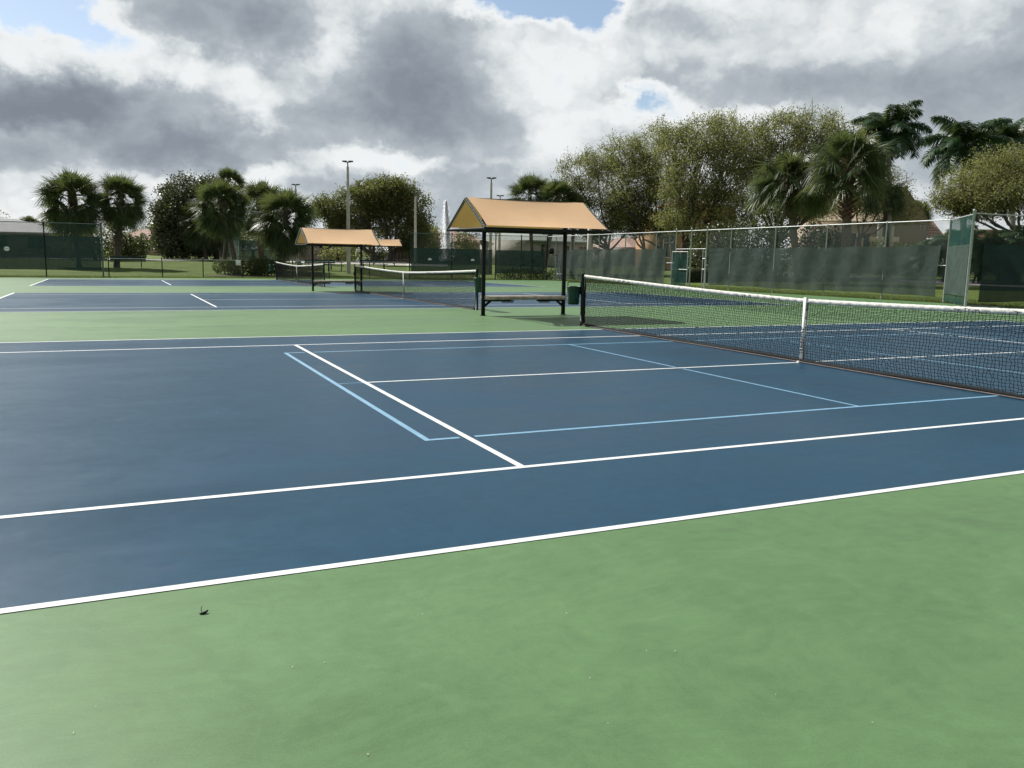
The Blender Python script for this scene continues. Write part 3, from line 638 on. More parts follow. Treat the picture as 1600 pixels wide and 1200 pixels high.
def broadleaf(name, label, base, stems, lobes, D, leaf, lsize, clumps=24, per=55, sig=.40, twigs=True, trunk_r=.28, bark='bark', cat='tree', group=None, fork=None, spread=1.0):
    """stems: (px,D) pairs at ground; lobes: (px,py,rx_px,ry_px,depth offset)"""
    r = thing(name, label, cat, tuple(base), group=group); gt = G(); gl = G(); b0 = np.array(base)
    k = D/FPX; LB = []
    for (px, py, rx, ry, do) in lobes:
        c = np.array(W(px, py, D+do)); LB.append((c, rx*k, ry*k))
    zlow = min(c[2]-rz for c, _, rz in LB)
    fk = fork if fork else max(1.2, (zlow-b0[2])*.75)
    forks = []
    for (px, dd) in stems:
        p = np.array(B(px, D+dd)); tp = p+np.array([rng.normal(0, .25), rng.normal(0, .25), fk]); P = curve(p-np.array([0, 0, .2]), tp, 0, 6, .03)
        gt.tube(P-b0, np.linspace(trunk_r*1.25, trunk_r*.85, 6), 9, False); forks.append(tp)
    for c, rx, rz in LB:
        f = min(forks, key=lambda q: np.linalg.norm(q-c)); inner = c-np.array([0, 0, rz*.35]); P = curve(f-np.array([0, 0, .15]), inner, -.06, 8, .12)
        gt.tube(P-b0, np.linspace(trunk_r*.42, trunk_r*.10, 8), 6, False)
        m = int(clumps*(rx/2)**1.2) if rx > 0 else clumps
        for q in range(max(5, m)):
            d = rng.normal(size=3); d /= np.linalg.norm(d); rad = rng.uniform(.35, 1.0)**.55*spread
            cc = inner+np.array([0, 0, rz*.35])+d*np.array([rx, rx, rz])*rad
            P2 = curve(P[rng.integers(4, 8)], cc, .05, 5, .18); gt.tube(P2-b0, np.linspace(trunk_r*.09, .010, 5), 4, False)
            n = int(per*rng.uniform(.6, 1.4)); off = rng.normal(0, sig, (n, 3))*np.array([1, 1, .75]); gl_c = cc+off
            leaf_cards(gl, gl_c-b0, lsize)
            if twigs:
                for _ in range(4):
                    e = cc+np.clip(rng.normal(0, sig*1.3, 3), -sig*2, sig*2)+np.array([0, 0, sig*.5]); gt.tube(curve(cc, e, .1, 3, .1)-b0, np.array([.018, .014, .006]), 3, False)
                    ex = cc+(e-cc)*rng.uniform(.5, 1.15, (7, 1))+rng.normal(0, .07, (7, 3)); leaf_cards(gl, ex-b0, lsize*.8)
    part('trunk', gt, MT[bark], r, True); part('crown', gl, MT[leaf], r); return r
def fan_frond(g, org, azi, elv, pet, rad, nb=26, droop=.55, wid=.055, dry=None):
    d = np.array([math.cos(azi)*math.cos(elv), math.sin(azi)*math.cos(elv), math.sin(elv)]); s = np.array([-math.sin(azi), math.cos(azi), 0]); n = np.cross(d, s)
    roll = rng.normal(0, .5); s2 = s*math.cos(roll)+n*math.sin(roll); nn = np.cross(d, s2)
    tip = org+d*pet-np.array([0, 0, .12*pet*pet]); mid = (org+tip)/2+np.array([0, 0, .05*pet])
    w_ = .02; g.add([org-s*w_, org+s*w_, mid+s*w_, mid-s*w_, tip+s*w_, tip-s*w_], [[0, 1, 2, 3], [3, 2, 4, 5]])
    a = np.linspace(-2.15, 2.15, nb)+rng.normal(0, .03, nb); Ls = rad*(1-.28*np.abs(a)/2.15)*rng.uniform(.85, 1.1, nb)
    dirs = np.cos(a)[:, None]*d+np.sin(a)[:, None]*s2; fold = (np.abs(np.sin(a))*.35)[:, None]*nn*rng.choice([-1, 1])
    dirs = dirs+fold; dirs /= np.linalg.norm(dirs, axis=1)[:, None]
    wv = np.cross(dirs, nn); wv /= np.linalg.norm(wv, axis=1)[:, None]+1e-9
    T = [0, .38, .72, 1.]; Wd = [.012, wid, wid*.62, .004]; rows = []
    for t, ww in zip(T, Wd):
        c = tip+dirs*(Ls*t)[:, None]; c[:, 2] -= droop*Ls*t**2.2*(.5+.8*np.abs(np.sin(a)))*rng.uniform(.8, 1.2)
        if ww is not None: rows += [c-wv*ww/2, c+wv*ww/2]
    V = np.stack(rows, 1); b_ = np.arange(nb)[:, None]*8
    g.add(V, np.concatenate([b_+np.array([[0, 1, 3, 2]])+2*q for q in range(3)]))
def sabal_mesh(seed, R=2.55, nf=46, dry=6, low=-1.05, boots=(.0, 0), droop=.6):
    global rng
    rng = np.random.default_rng(seed); g = G(); gd = G()
    for k in range(nf):
        t = (k+.5)/nf; elv = math.radians(86)-(math.radians(86)-low)*t**.85+rng.normal(0, .16); azi = k*2.39996+rng.normal(0, .2)
        sc = R/2.4; fan_frond(g, np.array([0, 0, -.1-.35*t])*sc, azi, elv, rng.uniform(1.0, 1.4)*sc*(.72 if elv > 1.1 else 1), rng.uniform(.95, 1.2)*sc, 27, droop*rng.uniform(.5, 1.35), .058*sc)
    for k in range(dry):
        azi = rng.uniform(0, 6.28); fan_frond(gd, np.array([0, 0, -.5]), azi, rng.uniform(-1.35, -.8), rng.uniform(.9, 1.25), .95, 20, .25, .06)
    return g, gd
SABAL = []
for sd, R_m, nf, dry, low, dr in ((3, 2.65, 125, 9, -1.25, .38), (5, 2.6, 112, 6, -1.1, .42), (9, 2.55, 84, 0, -.42, .70)):
    a_, b_ = sabal_mesh(sd, R_m, nf, dry, low, droop=dr); SABAL.append((a_.mesh('crown', MT['sabal']), b_.mesh('dry_fronds', MT['sabaldry']) if dry else None))
rng = np.random.default_rng(21)
def sabal(label, px, D, cpy, rpx, kind=0, cpx=None, tr=.17, boots=(0, 0), base_px=None, bootmat='palmbark', rz=None):
    """cpy: picture row of the crown's heart, rpx: crown radius in photo pixels"""
    base = B(base_px or px, D); top = W(cpx or px, cpy, D); r = thing('sabal_palm', label, 'palm tree', tuple(base), group='cabbage palms')
    top_l = top-base; s = rpx*D/FPX/2.2
    P = curve((0, 0, -.2), top_l, 0, 9, .02); g = G(); rr = np.full(9, tr)*rng.uniform(.92, 1.06, 9); rr[0] *= 1.25
    g.tube(P, rr, 12, False); part('trunk', g, MT['palmbark'], r, True)
    if boots[1] > 0:                                        # old leaf bases around the upper trunk
        g = G(); H = top_l.z; z0 = H-boots[0]
        for q in range(int(90)):
            z = z0+(H-z0)*q/90; a = q*2.4; R0 = tr+boots[1]*math.sin(math.pi*(.12+.8*(z-z0)/(H-z0)))**.8; f = z/H; px_, py_ = top_l.x*f, top_l.y*f; d = Vector((math.cos(a), math.sin(a), 0))
            g.beam(Vector((px_, py_, z))+d*(tr*.6), Vector((px_, py_, z+.28))+d*(R0+.05), .15, .05, (0, 0, 1))
        part('old_leaf_bases', g, MT[bootmat], r)
    cm, dm = SABAL[kind]; c = link('crown', cm, r, top_l); c.scale = (s,)*3; c.rotation_euler.z = rng.uniform(0, 6.28) if rz is None else rz
    if dm: d = link('dry_fronds', dm, r, top_l); d.scale = (s,)*3; d.rotation_euler.z = c.rotation_euler.z
    return r
sabal('leftmost cabbage palm, full round crown with a brown dry left side', 123, 66, 302, 52, 0, cpx=112, boots=(1.6, .12))
sabal('cabbage palm with a thick ragged trunk, second from the left edge', 181, 67, 303, 44, 1, cpx=189, tr=.24, boots=(4.2, .20))
sabal('cabbage palm of the left cluster with a low shaggy crown beside the dark broad tree', 322, 90, 338, 40, 0, cpx=318, tr=.2)
sabal('cabbage palm whose trunk stands right behind the white notice', 372, 62, 312, 46, 0, cpx=346, boots=(.8, .1))
sabal('tall thin topped cabbage palm poking out above the left cluster', 350, 80, 281, 28, 1, cpx=358, base_px=350)
sabal('cabbage palm in the middle of the cluster with a thick straight trunk', 407, 70, 314, 46, 1, cpx=408, tr=.26, boots=(1.0, .1))
sabal('rightmost cabbage palm of the left cluster, its skirt hanging beside the second shelter', 437, 64, 330, 52, 0, cpx=447, tr=.2, boots=(3.6, .26))
sabal('cabbage palm above the middle of the nearest shelter roof', 832, 80, 300, 40, 1, cpx=828)
sabal('cabbage palm just right of another one, above the nearest shelter roof', 848, 78, 306, 38, 0, cpx=872, tr=.22)
sabal('smaller cabbage palm just left of the oaks, above the right end of the shelter roof', 893, 82, 318, 28, 0, cpx=898)
sabal('cabbage palm with a dark booted neck, left of the red necked one by the oaks', 1250, 57, 276, 66, 2, cpx=1233, tr=.24, boots=(3.1, .24), bootmat='boots')
sabal('big cabbage palm with a reddish booted neck in front of the oaks', 1322, 53, 246, 72, 2, cpx=1328, tr=.30, boots=(3.9, .36), bootmat='boots')
sabal('small cabbage palm low behind the big red necked one', 1392, 66, 305, 36, 2, cpx=1382)
# royal palms
def royal_crown(seed, nf=22, L_=3.7):
    global rng
    rng = np.random.default_rng(seed); g = G()
    for k in range(nf):
        azi = k*2.39996+rng.normal(0, .15); e0 = math.radians(80)-math.radians(95)*(k/nf)**.85+rng.normal(0, .08); n = 34
        t = np.linspace(0, 1, n); ang = e0-1.35*t**1.4-(.25 if e0 < .5 else 0)*t; ds = L_/n
        R_h = np.cumsum(np.cos(ang))*ds; Zz = np.cumsum(np.sin(ang))*ds; ca, sa = math.cos(azi), math.sin(azi)
        P = np.stack([R_h*ca, R_h*sa, Zz], -1); g.tube(P[::3], np.linspace(.035, .008, len(P[::3])), 4, False)
        T = np.gradient(P, axis=0); T /= np.linalg.norm(T, axis=1)[:, None]; S = np.array([-sa, ca, 0]); Nn = np.cross(T, S)
        for rep in range(2):
            for s in (-1, 1):
                for lay in (-.45, .35):
                    m = slice(4, n); c = P[m]+T[m]*rng.uniform(0, ds, (n-4, 1)); q = n-4; ll = (.85*np.sin(np.pi*(.12+.8*t[m]))**.6)*rng.uniform(.8, 1.15, q)
                    d = S*s+T[m]*.55+Nn*0 if False else (S[None]*s+T[m]*.5+Nn[m]*(lay+rng.normal(0, .15, (q, 1)))); d /= np.linalg.norm(d, axis=1)[:, None]
                    wv = T[m]*.040; mid = c+d*(ll*.5)[:, None]; tip = c+d*ll[:, None]; mid[:, 2] -= .10*ll; tip[:, 2] -= .48*ll
                    V = np.stack([c-wv*.4, c+wv*.4, mid+wv, mid-wv, tip+wv*.15, tip-wv*.15], 1); b_ = np.arange(q)[:, None]*6
                    g.add(V, np.concatenate([b_+np.array([[0, 1, 2, 3]]), b_+np.array([[3, 2, 4, 5]])]))
    return g.mesh('crown', MT['royal'])
ROY = [royal_crown(4, 21, 3.2), royal_crown(8, 19, 3.3)]
rng = np.random.default_rng(33)
def royal(label, px, D, cpy, rpx, kind, bpx=None):
    base = B(bpx or px, D); top = W(px, cpy, D); r = thing('royal_palm', label, 'palm tree', tuple(base), group='royal palms'); t = top-base; s = rpx*D/FPX/3.1
    g = G(); g.tube(curve((0, 0, -.2), (t.x, t.y, t.z-1.3*s), 0, 10, .01), np.array([.30, .26, .24, .24, .26, .27, .25, .22, .19, .16])*1.05, 12, False); part('trunk', g, MT['royalbark'], r, True)
    g = G(); g.tube([(t.x, t.y, t.z-1.35*s), (t.x, t.y, t.z-.7*s), (t.x, t.y, t.z+.1)], [.17, .15, .06], 10); part('crownshaft', g, MT['bush'], r, True)
    c = link('crown', ROY[kind], r, t); c.scale = (s,)*3; c.rotation_euler.z = rng.uniform(0, 6.28)
royal('tallest royal palm, left of the open patch of sky', 1390, 74, 206, 62, 0)
royal('royal palm with long hanging fronds right of the open patch of sky', 1508, 76, 230, 70, 1)
royal('royal palm at the right edge of the photo above the round oak', 1585, 84, 225, 62, 0)
# oaks behind the side fence
OK_ = dict(leaf='oak', lsize=.135, clumps=38, per=105, sig=.42)
def oak(label, base, stems, lobes, D, **kw):
    k = dict(OK_); k.update(kw); return broadleaf('oak_tree', label, base, stems, lobes, D, group='oaks behind the side fence', **k)
oak('leftmost sparse grey olive oak, right of the nearest shelter roof', B(948, 80), [(948, 0)],
    [(905, 268, 38, 28, 0), (935, 255, 34, 24, 2), (960, 290, 45, 40, -1), (900, 310, 32, 30, 1), (935, 340, 40, 32, 0), (985, 345, 35, 30, 1), (890, 345, 20, 20, 2), (930, 358, 34, 16, 0), (870, 300, 20, 22, 2)], 80, per=95, clumps=34, leaf='oakgreen')
oak('second oak from the left with two dark trunks', B(1003, 77), [(1003, 0), (1028, 1)],
    [(975, 245, 40, 32, 1), (1015, 235, 42, 34, 0), (1040, 275, 45, 42, -1), (990, 300, 48, 42, 0), (1040, 325, 45, 35, 1), (985, 350, 40, 25, 2), (1010, 270, 40, 40, 3), (1030, 350, 34, 20, 2), (975, 325, 36, 30, 3)], 77, per=100)
oak('high oak with a forked trunk right behind the gate', B(1062, 71), [(1058, 0), (1070, .4)],
    [(1055, 225, 40, 36, 0), (1100, 212, 45, 34, -1), (1140, 215, 42, 34, 1), (1090, 260, 50, 44, -2), (1135, 275, 48, 46, 0), (1080, 310, 46, 38, 0), (1125, 330, 46, 34, 1), (1060, 340, 30, 22, -1), (1165, 250, 38, 38, 2)], 71, trunk_r=.36)
oak('widest oak behind the booted palms, with long low limbs', B(1206, 67), [(1206, 0)],
    [(1180, 225, 42, 36, 1), (1225, 208, 44, 32, 0), (1270, 205, 42, 30, -1), (1310, 218, 38, 28, 0), (1180, 280, 46, 44, 2), (1235, 265, 50, 46, 3), (1290, 260, 50, 42, 3), (1160, 330, 36, 28, 0), (1215, 325, 36, 24, 3), (1270, 318, 44, 20, 3), (1335, 245, 34, 28, 3)], 67, trunk_r=.34)
oak('thin low oak behind the big palm, in front of the tan building', B(1345, 76), [(1345, 0)],
    [(1360, 310, 45, 26, 0), (1400, 325, 34, 30, 0), (1310, 322, 34, 18, 1), (1395, 290, 25, 22, 1), (1340, 290, 36, 24, 2)], 76, per=80, leaf='oakgreen')
oak('round dense oak cut by the right edge of the photo', B(1590, 58), [(1590, 0), (1640, 1)],
    [(1540, 272, 46, 32, 0), (1590, 262, 50, 30, 0), (1505, 300, 42, 26, 1), (1560, 305, 50, 30, -1), (1640, 262, 55, 34, 0), (1620, 310, 55, 30, -1), (1690, 280, 50, 40, 0), (1482, 318, 24, 14, 1), (1530, 325, 40, 16, 1)], 58, per=120, clumps=42, lsize=.13)
# dark tree left, round tree centre, distant trees
broadleaf('broad_tree', 'dark dense broad tree with a leaning trunk behind the left palm cluster', B(338, 92), [(338, 0)],
          [(290, 310, 42, 32, 0), (275, 345, 34, 34, 0), (310, 340, 42, 40, 1), (262, 375, 26, 22, 0), (295, 385, 36, 22, 0), (330, 310, 36, 34, 1), (262, 335, 18, 22, 0), (345, 350, 40, 34, 2)], 92, 'ficus', .24, clumps=46, per=130, sig=.5, twigs=False, cat='tree')
broadleaf('broad_tree', 'big round topped tree with visible limbs left of the fountain', B(600, 103), [(585, 0), (608, 1)],
          [(560, 320, 34, 30, 0), (595, 308, 36, 26, 0), (625, 312, 36, 30, 0), (650, 335, 24, 34, 0), (520, 335, 26, 26, 0), (540, 360, 36, 26, 1), (600, 345, 30, 26, 3), (645, 372, 28, 26, 0), (505, 325, 12, 14, 0), (610, 298, 30, 16, 0), (655, 350, 18, 30, 1), (575, 300, 24, 16, 1)], 103, 'midtree', .24, clumps=34, per=105, sig=.5, trunk_r=.4, cat='tree')
def far_tree(label, px, D, lobes, leaf='midtree', per=100, ls=None, kind='distant_tree'):
    return broadleaf(kind, label, B(px, D), [(px, 0)], lobes, D, leaf, ls or D*.0024, clumps=22, per=per, sig=.55*D/110, twigs=False, trunk_r=.22, cat='tree')
far_tree('grey green distant tree filling the gap between the left palms and the dark tree', 235, 160, [(235, 372, 26, 18, 0), (215, 382, 18, 12, 0), (262, 368, 22, 24, 3), (205, 392, 14, 8, 0)])
far_tree('small tree left of the fountain top, pale green', 668, 120, [(670, 372, 22, 22, 0), (660, 390, 22, 12, 0), (650, 378, 14, 16, 0)], 'oakgreen')
far_tree('loose green tree just right of the fountain spray', 735, 110, [(730, 372, 22, 18, 0), (745, 392, 26, 14, 0), (718, 388, 14, 10, 0)], 'midtree', 30)
far_tree('distant tree behind the bench under the shelter, right part', 800, 130, [(790, 358, 26, 12, 0), (815, 352, 26, 12, 0), (850, 356, 30, 14, 0)], 'midtree', 40)
far_tree('pale olive tree behind the second shelter posts', 530, 112, [(530, 395, 22, 14, 0), (512, 400, 16, 12, 0), (552, 392, 18, 16, 0)], 'oakgreen', 40)
far_tree('dark tree clump behind the smallest shelter', 592, 118, [(588, 392, 22, 16, 0), (608, 398, 20, 14, 2), (574, 400, 14, 14, 0)], 'ficus', 44)
far_tree('distant dark tree line seen above the inner windscreen left of the second shelter', 395, 130, [(385, 378, 26, 14, 0), (415, 374, 26, 14, 0), (440, 380, 22, 14, 0)], 'midtree', 40)
far_tree('thin bare topped tree at the far left edge', 4, 110, [(3, 343, 10, 9, 0), (-12, 350, 14, 10, 0)], 'oakgreen', 14)
far_tree('round dark green bush tree behind the leftmost palms', 104, 92, [(66, 362, 14, 14, 0), (104, 368, 14, 10, 0), (75, 378, 14, 10, 0)], 'ficus', 44)
for q, (px, D, sc, lab) in enumerate(((45, 120, 16, 'little distant palm above the grey roofed house'), (1432, 92, 26, 'small distant palm at the gable end of the tan building'))):
    sabal(lab, px, D, 346 if q == 0 else 328, sc, 2)
# shrubs and hedges
def shrub(label, px, D, w_m, h_m, leaf='bush', ls=.09, n=3500, name='shrub', cat='shrub', depth=None, z=None, group=None):
    b = B(px, D); r = thing(name, label, cat, tuple(b), group=group); g = G(); dp = depth or w_m*.6
    m = max(3, int(w_m*5)); C = []
    for q in range(m):
        c = np.array([(q+.5)/m*w_m-w_m/2+rng.normal(0, .1), rng.normal(0, dp*.2), h_m*rng.uniform(.38, .6)]); k = n//m
        d = rng.normal(size=(k, 3)); d /= np.linalg.norm(d, axis=1)[:, None]; C.append(c+d*np.array([.32+w_m/m*.6, dp*.5, h_m*.5])*rng.uniform(.4, 1.0, (k, 1))**.4)
    C = np.concatenate(C); C = C[C[:, 2] > .02]; leaf_cards(g, C, ls)
    part('foliage', g, MT[leaf], r); g = G()
    for q in range(m): x = (q+.5)/m*w_m-w_m/2; g.tube(curve((x, 0, -.05), (x+rng.normal(0, .15), rng.normal(0, .1), h_m*.6), 0, 4, .05), [.04, .03, .02, .01], 5, False)
    part('stems', g, MT['bark'], r); return r
def hedge(label, px, D, w_m, h_m, dp, rz=0, leaf='bush', n=5000):
    b = B(px, D); r = thing('clipped_hedge', label, 'hedge', tuple(b), rz); g = G(); A = rng.uniform(-.5, .5, (n, 3)); ax = rng.integers(0, 3, n); A[np.arange(n), ax] = np.sign(A[np.arange(n), ax])*.5
    C = A*np.array([w_m, dp, h_m])+np.array([0, 0, h_m/2])+rng.normal(0, .03, (n, 3)); C = C[C[:, 2] > 0]; leaf_cards(g, C, .09); part('foliage', g, MT[leaf], r)
    g = G(); g.box((0, 0, h_m/2-.03), (w_m-.1, dp-.1, h_m-.06)); part('solid_core', g, MT['darkcore'], r); return r  # plain dark box filling the hedge behind its leaves
shrub('spiky pale shrub right of the low fence end, under the palms', 385, 60, 2.6, 1.1, 'bushlight', .12, 2600)
shrub('dark green shrub under the thick trunked palm of the cluster', 418, 60, 2.3, 1.35, 'bush', .12, 3200)
shrub('low pale shrub at the left of the palm cluster bed', 352, 62, 1.3, 1.0, 'bushlight', .12, 1500)
shrub('tall yellow green shrub between the two leftmost palms', 148, 82, 4.2, 3.6, 'bushlight', .2, 4000)
shrub('dark bush right of the second palm, below the distant tree', 203, 84, 3.0, 2.6, 'bush', .2, 4000)
shrub('low flowering shrub row at the foot of the middle back fence', 826, 63, 4.6, .8, 'bush', .12, 3500)
shrub('dark bush behind the fence right of the gate', 1125, 66, 4.6, 4.6, 'ficus', .2, 6000)
shrub('bush with a few pale flowers behind the side fence under the widest oak', 1185, 64, 4.8, 4.4, 'bush', .2, 6000)
shrub('dark bush between the two booted palm trunks', 1285, 64, 3.8, 4.2, 'ficus', .2, 5000)
shrub('dark bush in front of the tan building', 1412, 78, 4.4, 3.0, 'bush', .2, 5000)
shrub('dark bush under the terracotta roof patch', 1462, 76, 3.6, 2.4, 'ficus', .2, 4500)
shrub('light green bush below the orange building window', 1090, 84, 2.4, 3.0, 'bushlight', .2, 2200)
hedge('tall dark clipped hedge seen through the gate', 1092, 72, 4.0, 1.7, 1.2, -.4)
hedge('lower clipped hedge seen through the gate, nearer than the tall one', 1092, 60, 3.2, .95, .9, -.4)
for q, (px, lab) in enumerate(((1490, 'dark feathery palm clump beside the angled fence panel'), (1535, 'dark feathery palm clump behind the right fence, the middle one'), (1585, 'dark feathery palm clump near the right edge behind the fence'))):
    D = 56; b = B(px, D); r = thing('palm_clump', lab, 'palm clump', tuple(b), group='palm clumps behind the right fence')
    g = G()
    for s_ in range(4): g.tube(curve((rng.normal(0, .4), rng.normal(0, .4), -.1), (rng.normal(0, .9), rng.normal(0, .9), 2.2), 0, 5, .05), .07, 7, False)
    part('stems', g, MT['palmbark'], r, True)
    for s_ in range(3):
        c = link('crown', ROY[s_ % 2], r, (rng.normal(0, .9), rng.normal(0, .9), rng.uniform(1.6, 2.5))); c.scale = (.62,)*3; c.rotation_euler.z = rng.uniform(0, 6)
# ------------------------------------------------------------------ buildings
def hip_roof(g, w_, d_, z0, h, over=.5, ridge=.4):
    W2, D2 = w_/2+over, d_/2+over; R2 = W2*ridge
    a, b, c, d = (-W2, -D2, z0), (W2, -D2, z0), (W2, D2, z0), (-W2, D2, z0); e, f = (-R2, 0, z0+h), (R2, 0, z0+h)
    g.quad(a, b, f, e); g.quad(c, d, e, f); g.poly([b, c, f]); g.poly([d, a, e]); g.quad(d, c, b, a)
    g.box((0, -D2, z0-.08), (2*W2, .05, .18))
def house(label, px, D, w_, d_, h, rh, wall, roof, rz, wins, ridge=.4, zoff=0, name='house', over=.5, porch=None):
    b = B(px, D); r = thing(name, label, 'house' if name == 'house' else 'building', (b.x, b.y, b.z+zoff), rz)
    g = G(); g.box((0, 0, h/2), (w_, d_, h)); part('wall', g, MT[wall], r)
    g = G(); hip_roof(g, w_, d_, h, rh, over, ridge); part('roof', g, MT[roof], r)
    for (x, z, ww, hh) in wins:
        g = G(); y = -d_/2
        for sx_ in (-1, 1): g.box((x+sx_*(ww/2+.05), y-.02, z), (.1, .08, hh+.2))
        for sz_ in (-1, 1): g.box((x, y-.02, z+sz_*(hh/2+.05)), (ww, .08, .1))
        g.box((x, y-.015, z), (.05, .05, hh)); f = part('window', g, MT['trim'] if 'orange' in wall else MT['concrete'], r)
        g = G(); g.box((x, y-.004, z), (ww, .02, hh)); part('pane', g, MT['glass'], f)
    return r
house('single storey house with a pale grey hipped roof at the left edge', 2, 88, 12, 9, 2.5, 1.4, 'greywall', 'greyroof', -.15, [(-3, 1.5, 1.6, 1.2), (1, 1.5, 1.6, 1.2), (4.3, 1.5, 1.4, 1.2)], .25)
house('two storey tan house behind the leftmost palm', 100, 104, 5.5, 7, 3.7, .7, 'tanwall', 'greyroof', -.2, [(-1.2, 2.9, 1.0, .9), (1.4, 2.9, 1.0, .9)], .3)
house('pink roofed house in the gap between the palms, partly behind the dark bush', 236, 150, 11, 9, 2.5, 1.9, 'tanwall', 'pinkroof', -.1, [(0, 1.4, 1.6, 1.4), (3, 1.4, 1.8, 1.4)], .2)
house('pink roofed house with a pale screened porch behind the leaning trunk', 306, 142, 13, 9, 2.5, 1.7, 'tanwall', 'pinkroof', -.15, [(-4, 1.3, 1.5, 1.4), (-1, 1.3, 2.2, 1.8), (2.2, 1.3, 2.2, 1.8)], .25)
house('pink roofed house behind the second shelter posts', 497, 128, 9, 8, 2.4, 1.8, 'tanwall', 'pinkroof', .05, [(0, 1.4, 1.8, 1.3), (3, 1.4, 1.4, 1.3)], .3)
house('small house with a pinkish roof left of the fountain', 690, 130, 12, 8, 3.0, 1.6, 'tanwall', 'pinkroof', .1, [(-3, 1.5, 1.6, 1.3), (3, 1.5, 1.6, 1.3)], .35)
house('grey green roofed house under the nearest shelter roof', 838, 104, 10.5, 9, 2.9, 1.7, 'greywall', 'greenroof', .3, [(-3.0, 1.8, 1.3, 1.4), (.5, 1.8, 1.2, 1.2), (3.4, 1.8, 1.1, 1.1)], .3)
house('low house with a pale pink roof seen under the leftmost oaks', 985, 128, 9, 8, 2.6, 1.6, 'greywall', 'pinkroof', .3, [(-2, 1.5, 1.2, 1.2), (2, 1.5, 1.2, 1.2)], .4)
# orange building behind the gate
b = B(1066, 98); r = thing('orange_building', 'two storey orange stucco building with cream trim behind the gate', 'building', tuple(b), -.35)
g = G(); g.box((0, 0, 2.7), (9.2, 8, 5.4)); g.box((2.5, 0, 6.2), (4.6, 7, 1.8)); part('wall', g, MT['orangewall'], r)
g = G(); g.box((0, -4.04, 4.5), (9.3, .12, .5)); g.box((2.5, -3.55, 6.95), (4.8, .12, .3)); part('cornice', g, MT['trim'], r)
g = G(); hip_roof(g, 4.6, 7, 7.1, 1.0, .5, .3); part('roof', g, MT['pinkroof'], r)
g = G()
V = [(-4.9, -4.5, 5.3), (.2, -4.5, 5.3), (.2, -2.2, 6.4), (-4.9, -2.2, 6.4)]; g.add(V, [[0, 1, 2, 3]]); g.uv = [(0, 0), (5.1, 0), (5.1, 2.5), (0, 2.5)]; part('tile_awning', g, MT['tile'], r)
for (x, z, ww, hh) in ((-2.7, 2.6, 1.2, 2.4), (-.6, 2.6, 1.0, 2.4), (1.0, 2.6, 1.0, 2.4), (3.0, 3.0, .75, 2.4)):
    g = G()
    for sx_ in (-1, 1): g.box((x+sx_*(ww/2+.08), -4.03, z), (.16, .1, hh+.3))
    for sz_ in (-1, 1): g.box((x, -4.03, z+sz_*(hh/2+.08)), (ww, .1, .15))
    g.box((x, -4.03, z+.35), (ww, .06, .06)); g.box((x, -4.03, z), (.05, .06, hh)); f = part('window', g, MT['trim'], r); g = G(); g.box((x, -4.005, z), (ww, .02, hh)); part('pane', g, MT['glass'], f)
# tan building with gable
def PL(px, py, D): return W(px, py, D)
D0 = 92; b = B(1390, D0); r = thing('gabled_building', 'long tan building with a cream tiled roof and a big brown gable at the right', 'building', tuple(b), -.41)
k = D0/FPX; zt = lambda py: 1.45+(412-py)*k-b.z; xx = lambda px: (px-1390)*k
g = G(); g.box((xx(1330), 3, zt(352)/2), (9.5, 6, zt(352))); part('wall', g, MT['tanwall'], r)
g = G(); z0, z1 = zt(350), zt(313); V = [(xx(1265), -.6, z0), (xx(1400), -.6, z0), (xx(1400), 3.2, z1), (xx(1265), 3.2, z1)]; g.add(V, [[0, 1, 2, 3]]); g.add([(xx(1265), 6.8, z0), (xx(1400), 6.8, z0), (xx(1400), 3.2, z1), (xx(1265), 3.2, z1)], [[3, 2, 1, 0]]); g.box((xx(1332), -.6, z0-.1), (9.4, .08, .2)); part('roof', g, MT['creamroof'], r)
g = G(); pts = [(xx(1372), zt(412)), (xx(1439), zt(412)), (xx(1439), zt(346)), (xx(1400), zt(298)), (xx(1385), zt(298)), (xx(1372), zt(318))]
g.poly([(x, -.9, z) for x, z in pts]); g.poly([(x, 5.5, z) for x, z in pts[::-1]])
for (x, z), (x2, z2) in zip(pts, pts[1:]+pts[:1]): g.quad((x, -.9, z), (x, 5.5, z), (x2, 5.5, z2), (x2, -.9, z2))
part('gable', g, MT['brownwall'], r)
g = G(); xw, zw = xx(1431), zt(357); 
for s_ in (-1, 1): g.box((xw+s_*.2, -.93, zw), (.06, .06, .7)); g.box((xw, -.93, zw+s_*.32), (.34, .06, .06))
f = part('window', g, MT['concrete'], r); g = G(); g.box((xw, -.91, zw), (.34, .01, .6)); part('pane', g, MT['brownwall'], f)
g = G(); V = [(xx(1438), -1.2, zt(375)), (xx(1468), -1.2, zt(375)), (xx(1465), 1.6, zt(347)), (xx(1439), 1.6, zt(347))]; g.add(V, [[0, 1, 2, 3]]); g.uv = [(0, 0), (2.1, 0), (2.0, 2.6), (0.05, 2.6)]; part('tiled_roof', g, MT['tile'], r)
g = G(); g.box((xx(1453), .6, zt(376)/2), (2.0, 3, zt(376))); part('side_wall', g, MT['tanwall'], r)
g = G(); g.box((xx(1370), -1.3, zt(378)), (2.9, .8, .55)); part('canopy', g, MT['creamroof'], r)
for px in (1361, 1379):
    g = G(); g.tube([(xx(px), -1.5, 0), (xx(px), -1.5, zt(347))], [.30, .27], 14, True); part('column', g, MT['concrete'], r, True)
for px in (1300, 1322, 1345): 
    g = G(); g.box((xx(px), -.03, zt(381)), (.14, .1, 1.7)); g.box((xx(px)+.9, -.03, zt(381)), (.14, .1, 1.7)); f = part('window', g, MT['trim'], r); g = G(); g.box((xx(px)+.45, -.01, zt(381)), (.76, .04, 1.6)); part('pane', g, MT['glass'], f)
